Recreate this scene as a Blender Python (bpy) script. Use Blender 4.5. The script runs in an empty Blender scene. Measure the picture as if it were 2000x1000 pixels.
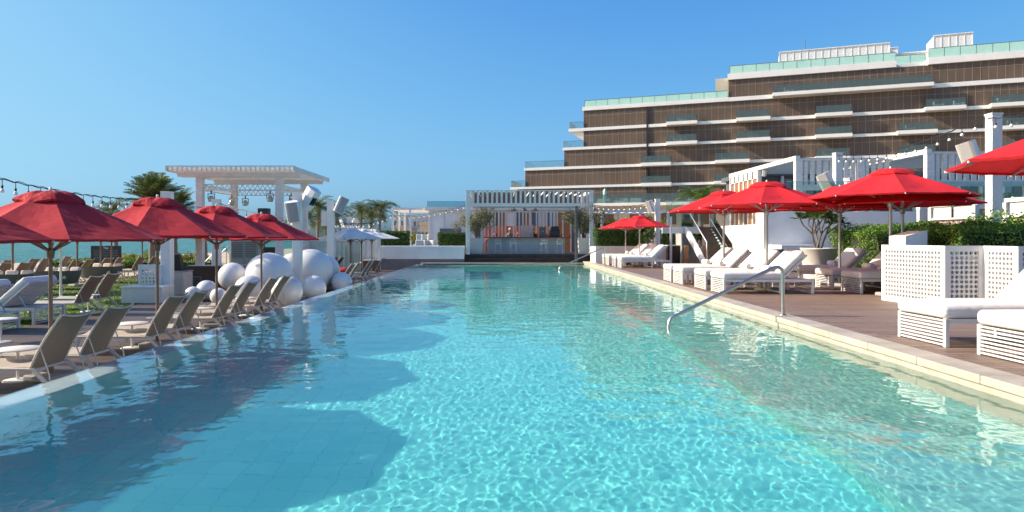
import bpy, math, random
import numpy as np
from mathutils import Vector, Matrix
R = math.radians; PI = math.pi
S = bpy.context.scene; COL = S.collection

# ------------------------------------------------------------------ camera, sky, sun, exposure
cam = bpy.data.objects.new('camera', bpy.data.cameras.new('camera')); COL.objects.link(cam); S.camera = cam
cam.location = (0, 0, 1.8); cam.rotation_euler = (R(90), 0, 0)
cam.data.lens = 24; cam.data.sensor_width = 36; cam.data.shift_x = .0115; cam.data.shift_y = -.018
cam.data.clip_end = 9000; cam.data.clip_start = .05
SUN_EL, SUN_AZ = R(31), R(-86)
W = bpy.data.worlds.new('World'); S.world = W; W.use_nodes = True
_n = W.node_tree; sky = _n.nodes.new('ShaderNodeTexSky'); sky.sky_type = 'NISHITA'; sky.sun_disc = False
sky.sun_elevation = SUN_EL; sky.sun_rotation = SUN_AZ
sky.air_density = 1.0; sky.dust_density = 2.2; sky.ozone_density = 3.0; sky.altitude = 0
_sep = _n.nodes.new('ShaderNodeSeparateColor'); _cmb = _n.nodes.new('ShaderNodeCombineColor'); _n.links.new(sky.outputs[0], _sep.inputs[0])
def _math(op, a, b=None, c=None):
    q = _n.nodes.new('ShaderNodeMath'); q.operation = op
    for k, v in enumerate((a, b, c)):
        if v is None: continue
        if isinstance(v, (int, float)): q.inputs[k].default_value = v
        else: _n.links.new(v, q.inputs[k])
    return q.outputs[0]
for _i, (_a, _h, _k) in enumerate(((.325, 5.2, .46), (.60, 5.6, .35), (.765, 3.4, .21))):     # film-like shoulder on the very bright sky, extra warm glow added round the sun to fill the shade
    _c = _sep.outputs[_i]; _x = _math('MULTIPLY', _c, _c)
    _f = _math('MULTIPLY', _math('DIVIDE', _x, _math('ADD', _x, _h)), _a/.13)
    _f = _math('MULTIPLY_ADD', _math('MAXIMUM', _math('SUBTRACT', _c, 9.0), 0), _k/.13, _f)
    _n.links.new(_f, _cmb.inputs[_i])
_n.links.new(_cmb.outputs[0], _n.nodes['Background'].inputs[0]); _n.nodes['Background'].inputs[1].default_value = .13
_l = bpy.data.lights.new('sun', 'SUN'); _l.energy = 4.8; _l.angle = R(.7); _l.color = (1, .93, .82)
sun = bpy.data.objects.new('sun', _l); COL.objects.link(sun); _l.cycles.is_caustics_light = True
_d = Vector((math.sin(SUN_AZ)*math.cos(SUN_EL), math.cos(SUN_AZ)*math.cos(SUN_EL), math.sin(SUN_EL)))
sun.rotation_euler = _d.to_track_quat('Z', 'Y').to_euler(); sun.location = (-40, 0, 30)
S.view_settings.view_transform = 'Standard'; S.view_settings.look = 'None'
S.view_settings.exposure = .42; S.view_settings.gamma = 1
S.cycles.use_denoising = True; S.cycles.max_bounces = 10; S.cycles.transparent_max_bounces = 24
S.cycles.sample_clamp_indirect = 6

# ------------------------------------------------------------------ materials
def new_mat(name):
    m = bpy.data.materials.new(name); m.use_nodes = True
    return m, m.node_tree, m.node_tree.nodes['Principled BSDF']
def mat(name, c, rough=.6, var=.0, scale=4, metal=0, bump=0, bscale=60, c2=None, spec=.5, stretch=None, trans=0):
    m, t, p = new_mat(name)
    p.inputs['Base Color'].default_value = (*c, 1); p.inputs['Roughness'].default_value = rough
    p.inputs['Metallic'].default_value = metal; p.inputs['Specular IOR Level'].default_value = spec
    tc = t.nodes.new('ShaderNodeTexCoord'); src = tc.outputs['Object']
    if stretch:
        mp = t.nodes.new('ShaderNodeMapping'); mp.inputs['Scale'].default_value = stretch
        t.links.new(src, mp.inputs[0]); src = mp.outputs[0]
    if var or c2:
        n = t.nodes.new('ShaderNodeTexNoise'); n.inputs['Scale'].default_value = scale; n.inputs['Detail'].default_value = 5
        n.inputs['Roughness'].default_value = .62
        r = t.nodes.new('ShaderNodeValToRGB'); r.color_ramp.elements[0].position = .3; r.color_ramp.elements[1].position = .7
        a = tuple(x*(1-var) for x in c); b = c2 or tuple(min(1, x*(1+var)) for x in c)
        r.color_ramp.elements[0].color = (*a, 1); r.color_ramp.elements[1].color = (*b, 1)
        t.links.new(src, n.inputs['Vector']); t.links.new(n.outputs[0], r.inputs[0]); t.links.new(r.outputs[0], p.inputs['Base Color'])
    if bump:
        n = t.nodes.new('ShaderNodeTexNoise'); n.inputs['Scale'].default_value = bscale; n.inputs['Detail'].default_value = 4
        b = t.nodes.new('ShaderNodeBump'); b.inputs['Strength'].default_value = bump; b.inputs['Distance'].default_value = .03 if bscale < 10 else .01
        t.links.new(src, n.inputs['Vector']); t.links.new(n.outputs[0], b.inputs['Height']); t.links.new(b.outputs[0], p.inputs['Normal'])
    if trans:
        o = t.nodes['Material Output']; tr = t.nodes.new('ShaderNodeBsdfTranslucent'); mx = t.nodes.new('ShaderNodeMixShader')
        mx.inputs[0].default_value = trans; t.links.new(p.outputs[0], mx.inputs[1]); t.links.new(tr.outputs[0], mx.inputs[2])
        tr.inputs[0].default_value = (*c, 1)
        for l in list(t.links):
            if l.to_socket == p.inputs['Base Color']: t.links.new(l.from_socket, tr.inputs[0])
        t.links.new(mx.outputs[0], o.inputs['Surface'])
    return m
def leaf_mat(name, a, b, c3=None, rough=.5, trans=.3, gloss=.4):
    m, t, p = new_mat(name); p.inputs['Roughness'].default_value = rough; p.inputs['Specular IOR Level'].default_value = gloss
    g = t.nodes.new('ShaderNodeNewGeometry'); r = t.nodes.new('ShaderNodeValToRGB')
    e = r.color_ramp.elements; e[0].color = (*a, 1); e[1].color = (*b, 1)
    if c3: x = e.new(.85); x.color = (*b, 1); e[2].color = (*c3, 1)
    t.links.new(g.outputs['Random Per Island'], r.inputs[0]); t.links.new(r.outputs[0], p.inputs['Base Color'])
    o = t.nodes['Material Output']; tr = t.nodes.new('ShaderNodeBsdfTranslucent'); mx = t.nodes.new('ShaderNodeMixShader')
    mx.inputs[0].default_value = trans; t.links.new(r.outputs[0], tr.inputs[0])
    t.links.new(p.outputs[0], mx.inputs[1]); t.links.new(tr.outputs[0], mx.inputs[2]); t.links.new(mx.outputs[0], o.inputs['Surface'])
    return m
def boards_mat(name, c1, c2, gap, w, along='x', rough=.5, L=2.4):
    """timber boards: brick texture, boards run along x (or y)"""
    m, t, p = new_mat(name); tc = t.nodes.new('ShaderNodeTexCoord'); mp = t.nodes.new('ShaderNodeMapping')
    if along == 'y': mp.inputs['Rotation'].default_value = (0, 0, R(90))
    t.links.new(tc.outputs['Object'], mp.inputs[0])
    b = t.nodes.new('ShaderNodeTexBrick'); b.offset = .37; b.inputs['Scale'].default_value = 1; b.inputs['Brick Width'].default_value = L
    b.inputs['Row Height'].default_value = w; b.inputs['Mortar Size'].default_value = .009; b.inputs['Mortar Smooth'].default_value = .1; b.inputs['Bias'].default_value = 0
    b.inputs['Color1'].default_value = (*c1, 1); b.inputs['Color2'].default_value = (*c2, 1); b.inputs['Mortar'].default_value = (*gap, 1)
    t.links.new(mp.outputs[0], b.inputs['Vector'])
    m2 = t.nodes.new('ShaderNodeMapping'); m2.inputs['Scale'].default_value = (1.2, 22, 1); t.links.new(mp.outputs[0], m2.inputs[0])
    n = t.nodes.new('ShaderNodeTexNoise'); n.inputs['Scale'].default_value = 1.6; n.inputs['Detail'].default_value = 6; t.links.new(m2.outputs[0], n.inputs['Vector'])
    rr = t.nodes.new('ShaderNodeMapRange'); rr.inputs[1].default_value = .3; rr.inputs[2].default_value = .7; rr.inputs[3].default_value = .72; rr.inputs[4].default_value = 1.22
    t.links.new(n.outputs[0], rr.inputs[0])
    x = t.nodes.new('ShaderNodeVectorMath'); x.operation = 'SCALE'; t.links.new(b.outputs[0], x.inputs[0]); t.links.new(rr.outputs[0], x.inputs['Scale'])
    t.links.new(x.outputs[0], p.inputs['Base Color'])
    n2 = t.nodes.new('ShaderNodeTexNoise'); n2.inputs['Scale'].default_value = .7; n2.inputs['Detail'].default_value = 4; t.links.new(mp.outputs[0], n2.inputs['Vector'])
    r2 = t.nodes.new('ShaderNodeMapRange'); r2.inputs[3].default_value = rough-.14; r2.inputs[4].default_value = rough+.2
    t.links.new(n2.outputs[0], r2.inputs[0]); t.links.new(r2.outputs[0], p.inputs['Roughness'])
    bp = t.nodes.new('ShaderNodeBump'); bp.inputs['Strength'].default_value = .5; bp.inputs['Distance'].default_value = .006; bp.invert = True
    t.links.new(b.outputs['Fac'], bp.inputs['Height']); t.links.new(bp.outputs[0], p.inputs['Normal'])
    return m
def glass_mat(name, tint, refl=1.0, op=0.0):
    m = bpy.data.materials.new(name); m.use_nodes = True; t = m.node_tree; t.nodes.clear()
    o = t.nodes.new('ShaderNodeOutputMaterial'); f = t.nodes.new('ShaderNodeFresnel'); f.inputs[0].default_value = 1.5
    g = t.nodes.new('ShaderNodeBsdfGlossy'); g.inputs['Roughness'].default_value = .02
    tr = t.nodes.new('ShaderNodeBsdfTransparent'); tr.inputs[0].default_value = (*tint, 1)
    mx = t.nodes.new('ShaderNodeMixShader'); t.links.new(f.outputs[0], mx.inputs[0])
    last = tr
    if op:
        d = t.nodes.new('ShaderNodeBsdfDiffuse'); d.inputs[0].default_value = (*tint, 1); m2 = t.nodes.new('ShaderNodeMixShader')
        m2.inputs[0].default_value = op; t.links.new(tr.outputs[0], m2.inputs[1]); t.links.new(d.outputs[0], m2.inputs[2]); last = m2
    t.links.new(last.outputs[0], mx.inputs[1]); t.links.new(g.outputs[0], mx.inputs[2]); t.links.new(mx.outputs[0], o.inputs['Surface'])
    return m
M = {}
M['white'] = mat('white_paint', (.72, .70, .66), .45, var=.07, scale=1.5)
M['white_wood'] = mat('white_stained_timber', (.70, .68, .64), .6, var=.15, scale=3, stretch=(1, 1, 6))
M['plaster'] = mat('white_plaster', (.77, .75, .71), .85, var=.09, scale=.9, bump=.25, bscale=40)
M['grey_plaster'] = mat('grey_plaster', (.50, .50, .49), .85, var=.1, scale=1.1, bump=.25, bscale=40)
M['dark_plinth'] = mat('dark_plinth', (.16, .155, .16), .8, var=.15, scale=1.5)
M['cushion'] = mat('cushion_cloth', (.74, .715, .665), .95, var=.05, scale=3, bump=.5, bscale=7, spec=.2)
M['towel'] = mat('towel_cloth', (.76, .76, .75), 1, bump=.8, bscale=160, spec=.1)
M['sling_frame'] = mat('taupe_powder_coat', (.56, .51, .44), .45, var=.05)
M['sling'] = mat('taupe_sling', (.25, .20, .155), .8, var=.07, scale=30, trans=.25)
M['sling_seat'] = mat('beige_sling', (.42, .37, .31), .85, var=.06, scale=30)
M['red'] = mat('red_canvas', (.62, .022, .028), .85, var=.13, scale=2.2, trans=.07, bump=.35, bscale=5, spec=.25)
M['red2'] = mat('deep_red_canvas', (.44, .022, .030), .85, var=.15, scale=2.2, trans=.02, bump=.35, bscale=5, spec=.25)
M['whitecanvas'] = mat('white_canvas', (.82, .785, .72), .85, var=.05, scale=2, trans=.15, bump=.3, bscale=6)
M['pole_brown'] = mat('bronze_pole', (.20, .155, .12), .4, metal=.35, var=.1)
M['pole_silver'] = mat('silver_pole', (.42, .40, .37), .35, metal=.6, var=.06)
M['steel'] = mat('polished_steel', (.50, .465, .42), .40, metal=1)
M['steel_rough'] = mat('brushed_steel', (.5, .5, .5), .35, metal=1)
M['black'] = mat('black_metal', (.02, .02, .022), .45)
M['blackrub'] = mat('black_rubber', (.015, .015, .015), .6)
M['grey_metal'] = mat('dark_grey_metal', (.10, .105, .11), .5)
M['speaker_white'] = mat('speaker_white', (.72, .71, .69), .5, var=.03)
M['grille'] = mat('speaker_grille', (.34, .33, .32), .7, bump=.3, bscale=200)
M['coping'] = mat('limestone_coping', (.43, .37, .29), .7, var=.15, scale=2.4, bump=.2, bscale=70, c2=(.52, .455, .365))
M['pooltile_white'] = mat('pale_edge_tile', (.66, .70, .70), .35, var=.06, scale=5)
M['concrete'] = mat('grey_concrete', (.36, .35, .33), .8, var=.12, scale=2, bump=.3)
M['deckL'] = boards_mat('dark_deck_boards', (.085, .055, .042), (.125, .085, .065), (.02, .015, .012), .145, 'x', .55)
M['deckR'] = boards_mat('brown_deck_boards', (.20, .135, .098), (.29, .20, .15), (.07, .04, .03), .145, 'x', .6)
M['darkwood'] = boards_mat('dark_wood_panel', (.045, .024, .017), (.06, .033, .022), (.01, .006, .005), .12, 'x', .5)
M['stairwood'] = boards_mat('stair_timber', (.12, .066, .045), (.15, .085, .06), (.02, .012, .01), .15, 'x', .5)
M['shutter'] = mat('slatted_timber_blind', (.34, .15, .055), .7, var=.35, scale=6, stretch=(.4, .4, 9))
M['brownwood'] = mat('red_brown_wood', (.17, .04, .025), .4, var=.2, scale=3)
M['weave'] = mat('grey_weave', (.115, .12, .115), .8, var=.3, scale=30, stretch=(1, 1, 5), bump=.6, bscale=50)
M['ball'] = mat('glossy_white_vinyl', (.72, .69, .64), .28, var=.03, bump=.05, bscale=3)
M['planter'] = mat('cream_planter', (.68, .645, .57), .6, var=.05)
M['curtain'] = mat('beige_curtain', (.34, .27, .23), .9, var=.12, scale=3, stretch=(6, 6, .3))
M['greycurtain'] = mat('grey_curtain', (.30, .32, .31), .9, var=.15, scale=3, stretch=(6, 6, .3))
M['cream_cloth'] = mat('cream_roller_cloth', (.66, .61, .50), .9, var=.04)
M['soil'] = mat('planting_soil', (.07, .05, .035), .95, var=.2)
M['bark'] = mat('palm_bark', (.20, .16, .12), .9, var=.35, scale=3, stretch=(1, 1, 9), bump=.8, bscale=14)
M['bark2'] = mat('grey_bark', (.17, .135, .10), .9, var=.3, scale=8)
M['hedge'] = leaf_mat('hedge_leaves', (.028, .058, .012), (.085, .17, .025), (.22, .27, .04))
M['hedge_bright'] = leaf_mat('bright_hedge_leaves', (.05, .12, .012), (.18, .33, .035), (.44, .44, .06))
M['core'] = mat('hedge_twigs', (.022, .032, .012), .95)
M['palm'] = leaf_mat('palm_leaflets', (.035, .065, .018), (.12, .17, .045), (.34, .28, .10))
M['palm_bright'] = leaf_mat('bright_palm_leaflets', (.05, .11, .015), (.16, .26, .035), (.3, .33, .06))
M['olive'] = leaf_mat('olive_leaves', (.10, .115, .055), (.27, .25, .15), (.55, .43, .30))
M['frangi'] = leaf_mat('frangipani_leaves', (.03, .07, .014), (.10, .18, .03), (.28, .31, .07))
M['yellowleaf'] = leaf_mat('yellow_leaves', (.12, .17, .02), (.42, .37, .03), (.45, .12, .03))
M['flower'] = mat('red_blossom', (.5, .02, .03), .7)
M['clear'] = glass_mat('clear_green_glass', (.80, .90, .87))
M['clear_blue'] = glass_mat('blue_glass_rail', (.62, .80, .84), op=.12)
M['rail_dark'] = glass_mat('dark_glass_rail', (.50, .62, .60), op=.10)  # darker glass tint for the balcony and podium rails
M['bulb'] = mat('white_bulb_glass', (.85, .84, .80), .25)
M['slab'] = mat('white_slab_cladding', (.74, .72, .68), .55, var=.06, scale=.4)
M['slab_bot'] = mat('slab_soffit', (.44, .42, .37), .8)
M['teal'] = mat('frosted_teal_glass', (.42, .68, .58), .25, var=.06, scale=.5)
M['panel'] = mat('bronze_glass', (.125, .088, .062), .4, var=.2, scale=.22, spec=.3)
M['mullion'] = mat('mullion', (.36, .28, .21), .5)
M['screen'] = mat('rooftop_mesh', (.74, .72, .68), .7, var=.06)
M['beige'] = mat('beige_render', (.52, .47, .37), .85, var=.08, scale=.5)
M['far_white'] = mat('far_white_render', (.50, .52, .53), .9, var=.06, scale=.2)
M['far_beige'] = mat('far_beige_render', (.50, .43, .35), .9, var=.08, scale=.2)
M['far_dark'] = mat('far_window', (.10, .13, .16), .5)
M['mural'] = mat('red_orange_mural', (.85, .06, .06), .6, scale=1.1, c2=(.95, .30, .04), var=.1)
M['sign'] = mat('black_sign_board', (.010, .013, .016), .35)
M['signtext'] = mat('sign_lettering', (.75, .75, .75), .6)
M['signdim'] = mat('sign_small_print', (.20, .20, .22), .6)
M['redcloth'] = mat('red_cloth', (.5, .03, .03), .9, var=.1)
M['bar_timber'] = mat('brown_bar_timber', (.17, .12, .09), .7, var=.35, scale=2.5, stretch=(5, 1, .6))
M['kiosk'] = mat('grey_green_kiosk', (.30, .34, .31), .5, var=.1)

def sand_mat():
    m, t, p = new_mat('sand'); p.inputs['Roughness'].default_value = .95
    tc = t.nodes.new('ShaderNodeTexCoord'); n = t.nodes.new('ShaderNodeTexNoise'); n.inputs['Scale'].default_value = .5; n.inputs['Detail'].default_value = 9
    r = t.nodes.new('ShaderNodeValToRGB'); r.color_ramp.elements[0].position = .35; r.color_ramp.elements[1].position = .65
    r.color_ramp.elements[0].color = (.42, .32, .21, 1); r.color_ramp.elements[1].color = (.58, .48, .36, 1)
    n2 = t.nodes.new('ShaderNodeTexNoise'); n2.inputs['Scale'].default_value = 5; n2.inputs['Detail'].default_value = 5
    b = t.nodes.new('ShaderNodeBump'); b.inputs['Strength'].default_value = .8; b.inputs['Distance'].default_value = .05
    for q in (n, n2): t.links.new(tc.outputs['Object'], q.inputs['Vector'])
    t.links.new(n.outputs[0], r.inputs[0]); t.links.new(r.outputs[0], p.inputs['Base Color']); t.links.new(n2.outputs[0], b.inputs['Height']); t.links.new(b.outputs[0], p.inputs['Normal'])
    return m
M['sand'] = sand_mat()
def pool_mat(name, ca, cb, grout, size):
    m, t, p = new_mat(name); p.inputs['Roughness'].default_value = .5
    tc = t.nodes.new('ShaderNodeTexCoord'); b = t.nodes.new('ShaderNodeTexBrick'); b.offset = 0; b.squash = 1
    b.inputs['Scale'].default_value = 1; b.inputs['Brick Width'].default_value = size; b.inputs['Row Height'].default_value = size
    b.inputs['Mortar Size'].default_value = .007; b.inputs['Color1'].default_value = (*ca, 1); b.inputs['Color2'].default_value = (*cb, 1); b.inputs['Mortar'].default_value = (*grout, 1)
    t.links.new(tc.outputs['Object'], b.inputs['Vector']); t.links.new(b.outputs[0], p.inputs['Base Color'])
    return m
M['poolfloor'] = pool_mat('turquoise_pool_tile', (.19, .69, .62), (.23, .74, .665), (.16, .62, .57), .31)
M['ledge'] = pool_mat('pale_ledge_tile', (.25, .56, .47), (.30, .61, .51), (.21, .48, .41), .31)

# ------------------------------------------------------------------ mesh builder
class MB:
    def __init__(s): s.v = []; s.f = []; s.sm = []
    def add(s, vs, fs, smooth=False):
        n = len(s.v); s.v += [tuple(v) for v in vs]; s.f += [tuple(i+n for i in f) for f in fs]; s.sm += [smooth]*len(fs); return s
    def box(s, x0, x1, y0, y1, z0, z1):
        return s.add([(x, y, z) for x in (x0, x1) for y in (y0, y1) for z in (z0, z1)],
                     [(0, 1, 3, 2), (4, 6, 7, 5), (0, 4, 5, 1), (2, 3, 7, 6), (0, 2, 6, 4), (1, 5, 7, 3)])
    def bar(s, p, q, w, h, up=(0, 0, 1)):
        p = Vector(p); q = Vector(q); d = (q-p).normalized(); u = Vector(up)
        if abs(d.dot(u)) > .99: u = Vector((1, 0, 0))
        a = d.cross(u).normalized()*w/2; b = a.cross(d).normalized()*h/2
        vs = [c+i*a+j*b for c in (p, q) for i in (-1, 1) for j in (-1, 1)]
        return s.add(vs, [(0, 1, 3, 2), (4, 6, 7, 5), (0, 4, 5, 1), (2, 3, 7, 6), (0, 2, 6, 4), (1, 5, 7, 3)])
    def tube(s, pts, r, n=8, caps=True):
        pts = [Vector(p) for p in pts]; rs = r if isinstance(r, (list, tuple)) else [r]*len(pts); vs = []; ref = None
        for i, p in enumerate(pts):
            d = (pts[min(i+1, len(pts)-1)]-pts[max(i-1, 0)]).normalized()
            if ref is None: ref = Vector((0, 0, 1)) if abs(d.z) < .9 else Vector((1, 0, 0))
            a = d.cross(ref).normalized(); b = a.cross(d).normalized(); ref = b
            vs += [p+(a*math.cos(2*PI*k/n)+b*math.sin(2*PI*k/n))*rs[i] for k in range(n)]
        fs = [(i*n+k, i*n+(k+1) % n, (i+1)*n+(k+1) % n, (i+1)*n+k) for i in range(len(pts)-1) for k in range(n)]
        s.add(vs, fs, True)
        if caps: s.add(vs[:n], [tuple(range(n))[::-1]]); s.add(vs[-n:], [tuple(range(n))])
        return s
    def lathe(s, prof, n=24, c=(0, 0, 0), smooth=True, squash=1):
        vs = [(c[0]+r*math.cos(2*PI*k/n), c[1]+squash*r*math.sin(2*PI*k/n), c[2]+z) for r, z in prof for k in range(n)]
        fs = [(i*n+k, i*n+(k+1) % n, (i+1)*n+(k+1) % n, (i+1)*n+k) for i in range(len(prof)-1) for k in range(n)]
        return s.add(vs, fs, smooth)
    def rbox(s, x0, x1, y0, y1, z0, z1, r=.05, puff=0, seg=3, mid=6):
        """soft box; puff bulges the top"""
        h = [(x1-x0)/2, (y1-y0)/2, (z1-z0)/2]; c = Vector(((x0+x1)/2, (y0+y1)/2, (z0+z1)/2)); r = min(r, min(h)*.98)
        def ax(H):
            e = [H-r*(1-math.tan(R(45)*k/seg)) for k in range(seg, -1, -1)]
            m = [H-r-(2*(H-r))*k/mid for k in range(1, mid)]
            return sorted(set([round(x, 6) for x in e+[-x for x in e]+m]))
        A = [ax(x) for x in h]; key = {}; vs = []; fs = []
        def vert(p):
            k = tuple(round(x, 5) for x in p)
            if k in key: return key[k]
            inn = Vector([max(-(h[i]-r), min(h[i]-r, p[i])) for i in range(3)]); d = Vector(p)-inn
            q = inn+(d.normalized()*r if d.length > 1e-9 else d)
            if puff and q.z > 0: q.z += puff*max(0, math.cos(q.x/h[0]*PI/2))**.6*max(0, math.cos(q.y/h[1]*PI/2))**.6
            key[k] = len(vs); vs.append(q+c); return key[k]
        for a in range(3):
            b, d = (a+1) % 3, (a+2) % 3
            for sgn in (-1, 1):
                for i in range(len(A[b])-1):
                    for j in range(len(A[d])-1):
                        q = []
                        for (u, w) in ((i, j), (i+1, j), (i+1, j+1), (i, j+1)):
                            p = [0, 0, 0]; p[a] = sgn*h[a]; p[b] = A[b][u]; p[d] = A[d][w]; q.append(vert(p))
                        fs.append(tuple(q if sgn > 0 else q[::-1]))
        return s.add(vs, fs, True)
    def ball(s, c, r, n=24, m=16, sz=1):
        return s.lathe([(max(r*math.sin(PI*i/m), 1e-4), -r*sz*math.cos(PI*i/m)) for i in range(m+1)], n, c)
    def prism(s, poly, y0, y1, axis='y'):
        """poly in (a,z) extruded along y (axis y) or along x (axis x)"""
        f = (lambda a, z, t: (a, t, z)) if axis == 'y' else ((lambda a, z, t: (t, a, z)) if axis == 'x' else (lambda a, z, t: (a, z, t)))
        n = len(poly); vs = [f(a, z, y0) for a, z in poly]+[f(a, z, y1) for a, z in poly]
        return s.add(vs, [tuple(range(n)), tuple(range(n, 2*n))[::-1]]+[(i, (i+1) % n, n+(i+1) % n, n+i) for i in range(n)])
    def xf(s, mtx): s.v = [tuple(mtx @ Vector(v)) for v in s.v]; return s
    def mesh(s, name, m):
        me = bpy.data.meshes.new(name); me.from_pydata(s.v, [], s.f); me.materials.append(m)
        me.polygons.foreach_set('use_smooth', s.sm); me.update(); return me
def tag(o, label=None, cat=None, group=None, kind=None):
    if label: o['label'] = label
    if cat: o['category'] = cat
    if group: o['group'] = group
    if kind: o['kind'] = kind
    return o
def part(name, mb, m, parent=None, bevel=0):
    me = mb if isinstance(mb, bpy.types.Mesh) else mb.mesh(name, M[m] if isinstance(m, str) else m)
    o = bpy.data.objects.new(name, me); COL.objects.link(o); o.parent = parent
    if bevel:
        b = o.modifiers.new('bevel', 'BEVEL'); b.width = bevel; b.segments = 2; b.limit_method = 'ANGLE'
    return o
def thing(name, label, cat, loc=(0, 0, 0), rz=0, group=None):
    o = bpy.data.objects.new(name, None); COL.objects.link(o); o.location = loc; o.rotation_euler = (0, 0, rz); o.empty_display_size = .2
    return tag(o, label, cat, group, 'thing')
def solo(name, mb, m, label, cat, loc=(0, 0, 0), rz=0, group=None, bevel=0):
    o = part(name, mb, m, None, bevel); o.location = loc; o.rotation_euler = (0, 0, rz); return tag(o, label, cat, group, 'thing')
def struct(name, mb, m, bevel=0): return tag(part(name, mb, m, None, bevel), kind='structure')
def copy_tree(o, parent=None, skip=()):
    c = o.copy(); COL.objects.link(c); c.parent = parent
    for ch in list(o.children): copy_tree(ch, c)
    return c
class Proto:
    """first use returns the built thing, later uses return copies of it and its parts"""
    def __init__(s, build): s.build = build; s.o = None
    def put(s, label, loc, rz=0, group=None, scale=1):
        if s.o is None: s.o = o = s.build()
        else: o = copy_tree(s.o)
        o.location = loc; o.rotation_euler = (0, 0, rz); o.scale = (scale,)*3; o['label'] = label
        if group: o['group'] = group
        return o
def np_mesh(name, V, F, m, smooth=False):
    me = bpy.data.meshes.new(name); n = F.shape[1]
    me.vertices.add(len(V)); me.vertices.foreach_set('co', np.asarray(V, np.float32).ravel())
    me.loops.add(F.size); me.loops.foreach_set('vertex_index', F.ravel().astype(np.int32))
    me.polygons.add(len(F)); me.polygons.foreach_set('loop_start', np.arange(0, F.size, n, dtype=np.int32))
    me.polygons.foreach_set('use_smooth', np.full(len(F), smooth)); me.update(calc_edges=True); me.materials.append(M[m] if isinstance(m, str) else m); return me
def leaves(name, C, N, size, rng, m, aspect=.5, jitter=.7):
    """folded leaf blades (2 quads each sharing a mid rib) at points C facing roughly N"""
    n = len(C); N = N+rng.normal(0, jitter, (n, 3)); N /= np.linalg.norm(N, axis=1)[:, None]+1e-9
    T = rng.normal(0, 1, (n, 3)); T -= (T*N).sum(1)[:, None]*N; T /= np.linalg.norm(T, axis=1)[:, None]+1e-9
    B = np.cross(N, T); s = (size*rng.uniform(.6, 1.3, n))[:, None]
    a = C-T*s*.5; b = C+T*s*.5; mL = C+B*s*aspect*.5+N*s*.08; mR = C-B*s*aspect*.5+N*s*.08
    V = np.stack([a, mL, b, mR], 1).reshape(-1, 3); F = np.arange(4*n).reshape(-1, 4)
    return np_mesh(name, V, F, m)
def X(u, Y): return (u-977)*Y/1333
def Z(v, Y): return 1.8+(464-v)*Y/1333
DL = -.40; DR = .19          # left and right deck levels

# ------------------------------------------------------------------ the setting
PX0, PX1, PY0, PY1 = -5.66, 5.64, -3.0, 46.0
g = MB()                        # sand and ground in one sheet with a hole for the pool, falling away under the sea
xs = [-6000, -120, -60, -50, -46, -20, -12.0, PX0-.3, PX1+.3, 60, 6000]; ys = [-300, PY0-.3, PY1+.3, 300, 7000]
zx = {-6000: -8, -120: -5, -60: -2.2, -50: -1.25, -46: -.62}
vs = [(x, y, zx.get(x, -.46)) for x in xs for y in ys]; fs = []
for i in range(len(xs)-1):
    for j in range(len(ys)-1):
        if xs[i] == PX0-.3 and j == 1: continue
        fs.append((i*5+j, i*5+j+5, i*5+j+6, i*5+j+1))
g.add(vs, fs); struct('ground', g, 'sand')

def water_obj(name, x0, x1, yl, st, comps, seed):
    rng = np.random.default_rng(seed); xs = np.arange(x0, x1+st*.5, st); xs[-1] = x1; ys = np.array(yl)
    XX, YY = np.meshgrid(xs, ys); ZZ = np.zeros_like(XX)
    calm = 1-.15*np.clip((-2.2-XX)/3.4, 0, 1)
    for (n, w0, w1, slope) in comps:
        for i in range(n):
            wl = math.exp(rng.uniform(math.log(w0), math.log(w1))); k = 2*PI/wl; a = rng.uniform(0, 2*PI)
            A = slope/k*rng.uniform(.5, 1)/math.sqrt(n)
            wx = .09*np.sin(YY*1.3+i)+.07*np.sin(XX*1.9+2*i)
            ZZ += A*np.sin(k*((XX+wx)*math.cos(a)+(YY+wx)*math.sin(a))+rng.uniform(0, 6.28))
    ZZ *= calm
    nx, ny = len(xs), len(ys); idx = (np.arange(ny-1)[:, None]*nx+np.arange(nx-1)[None]).ravel()
    F = np.stack([idx, idx+1, idx+nx+1, idx+nx], 1); V = np.stack([XX.ravel(), YY.ravel(), ZZ.ravel()], 1)
    m = bpy.data.materials.new('pool_water'); m.use_nodes = True; t = m.node_tree; t.nodes.clear()
    o = t.nodes.new('ShaderNodeOutputMaterial'); gl = t.nodes.new('ShaderNodeBsdfGlass'); gl.inputs['IOR'].default_value = 1.33; gl.inputs['Roughness'].default_value = 0
    gl.inputs[0].default_value = (.93, 1, 1, 1)
    t.links.new(gl.outputs[0], o.inputs['Surface'])
    ob = part(name, np_mesh(name, V, F, m, True), m); tag(ob, kind='structure'); return ob
yl = []; y = PY0
while y < PY1-.02:
    yl.append(y); y += .05 if y < 2.6 else min(.10, .0165+.0028*max(0, y-4))
yl.append(PY1)
wat = water_obj('pool_water', PX0, PX1, yl, .0175, [(30, .5, 1.8, .016), (40, .18, .5, .018), (90, .055, .16, .024)], 4)
wat.cycles.is_caustics_caster = True
b = MB()                        # basin
b.box(-5.2, PX1, PY0, PY1, -1.6, -1.40); fl = struct('pool_floor', b, 'poolfloor')
b = MB(); b.box(3.30, PX1-.002, PY0+.002, PY1-.002, -1.399, -1.02)
le = struct('pool_ledge', b, 'ledge')
b = MB(); b.prism([(PX0, -.018), (-5.22, -.03), (-5.2, -.06), (-5.2, -1.6), (-5.9, -1.6), (-5.9, -.5), (PX0-.03, -.5), (PX0-.03, -.02), (PX0, .0)], PY0, PY1)
ed = struct('pool_edge', b, 'pooltile_white')
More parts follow.
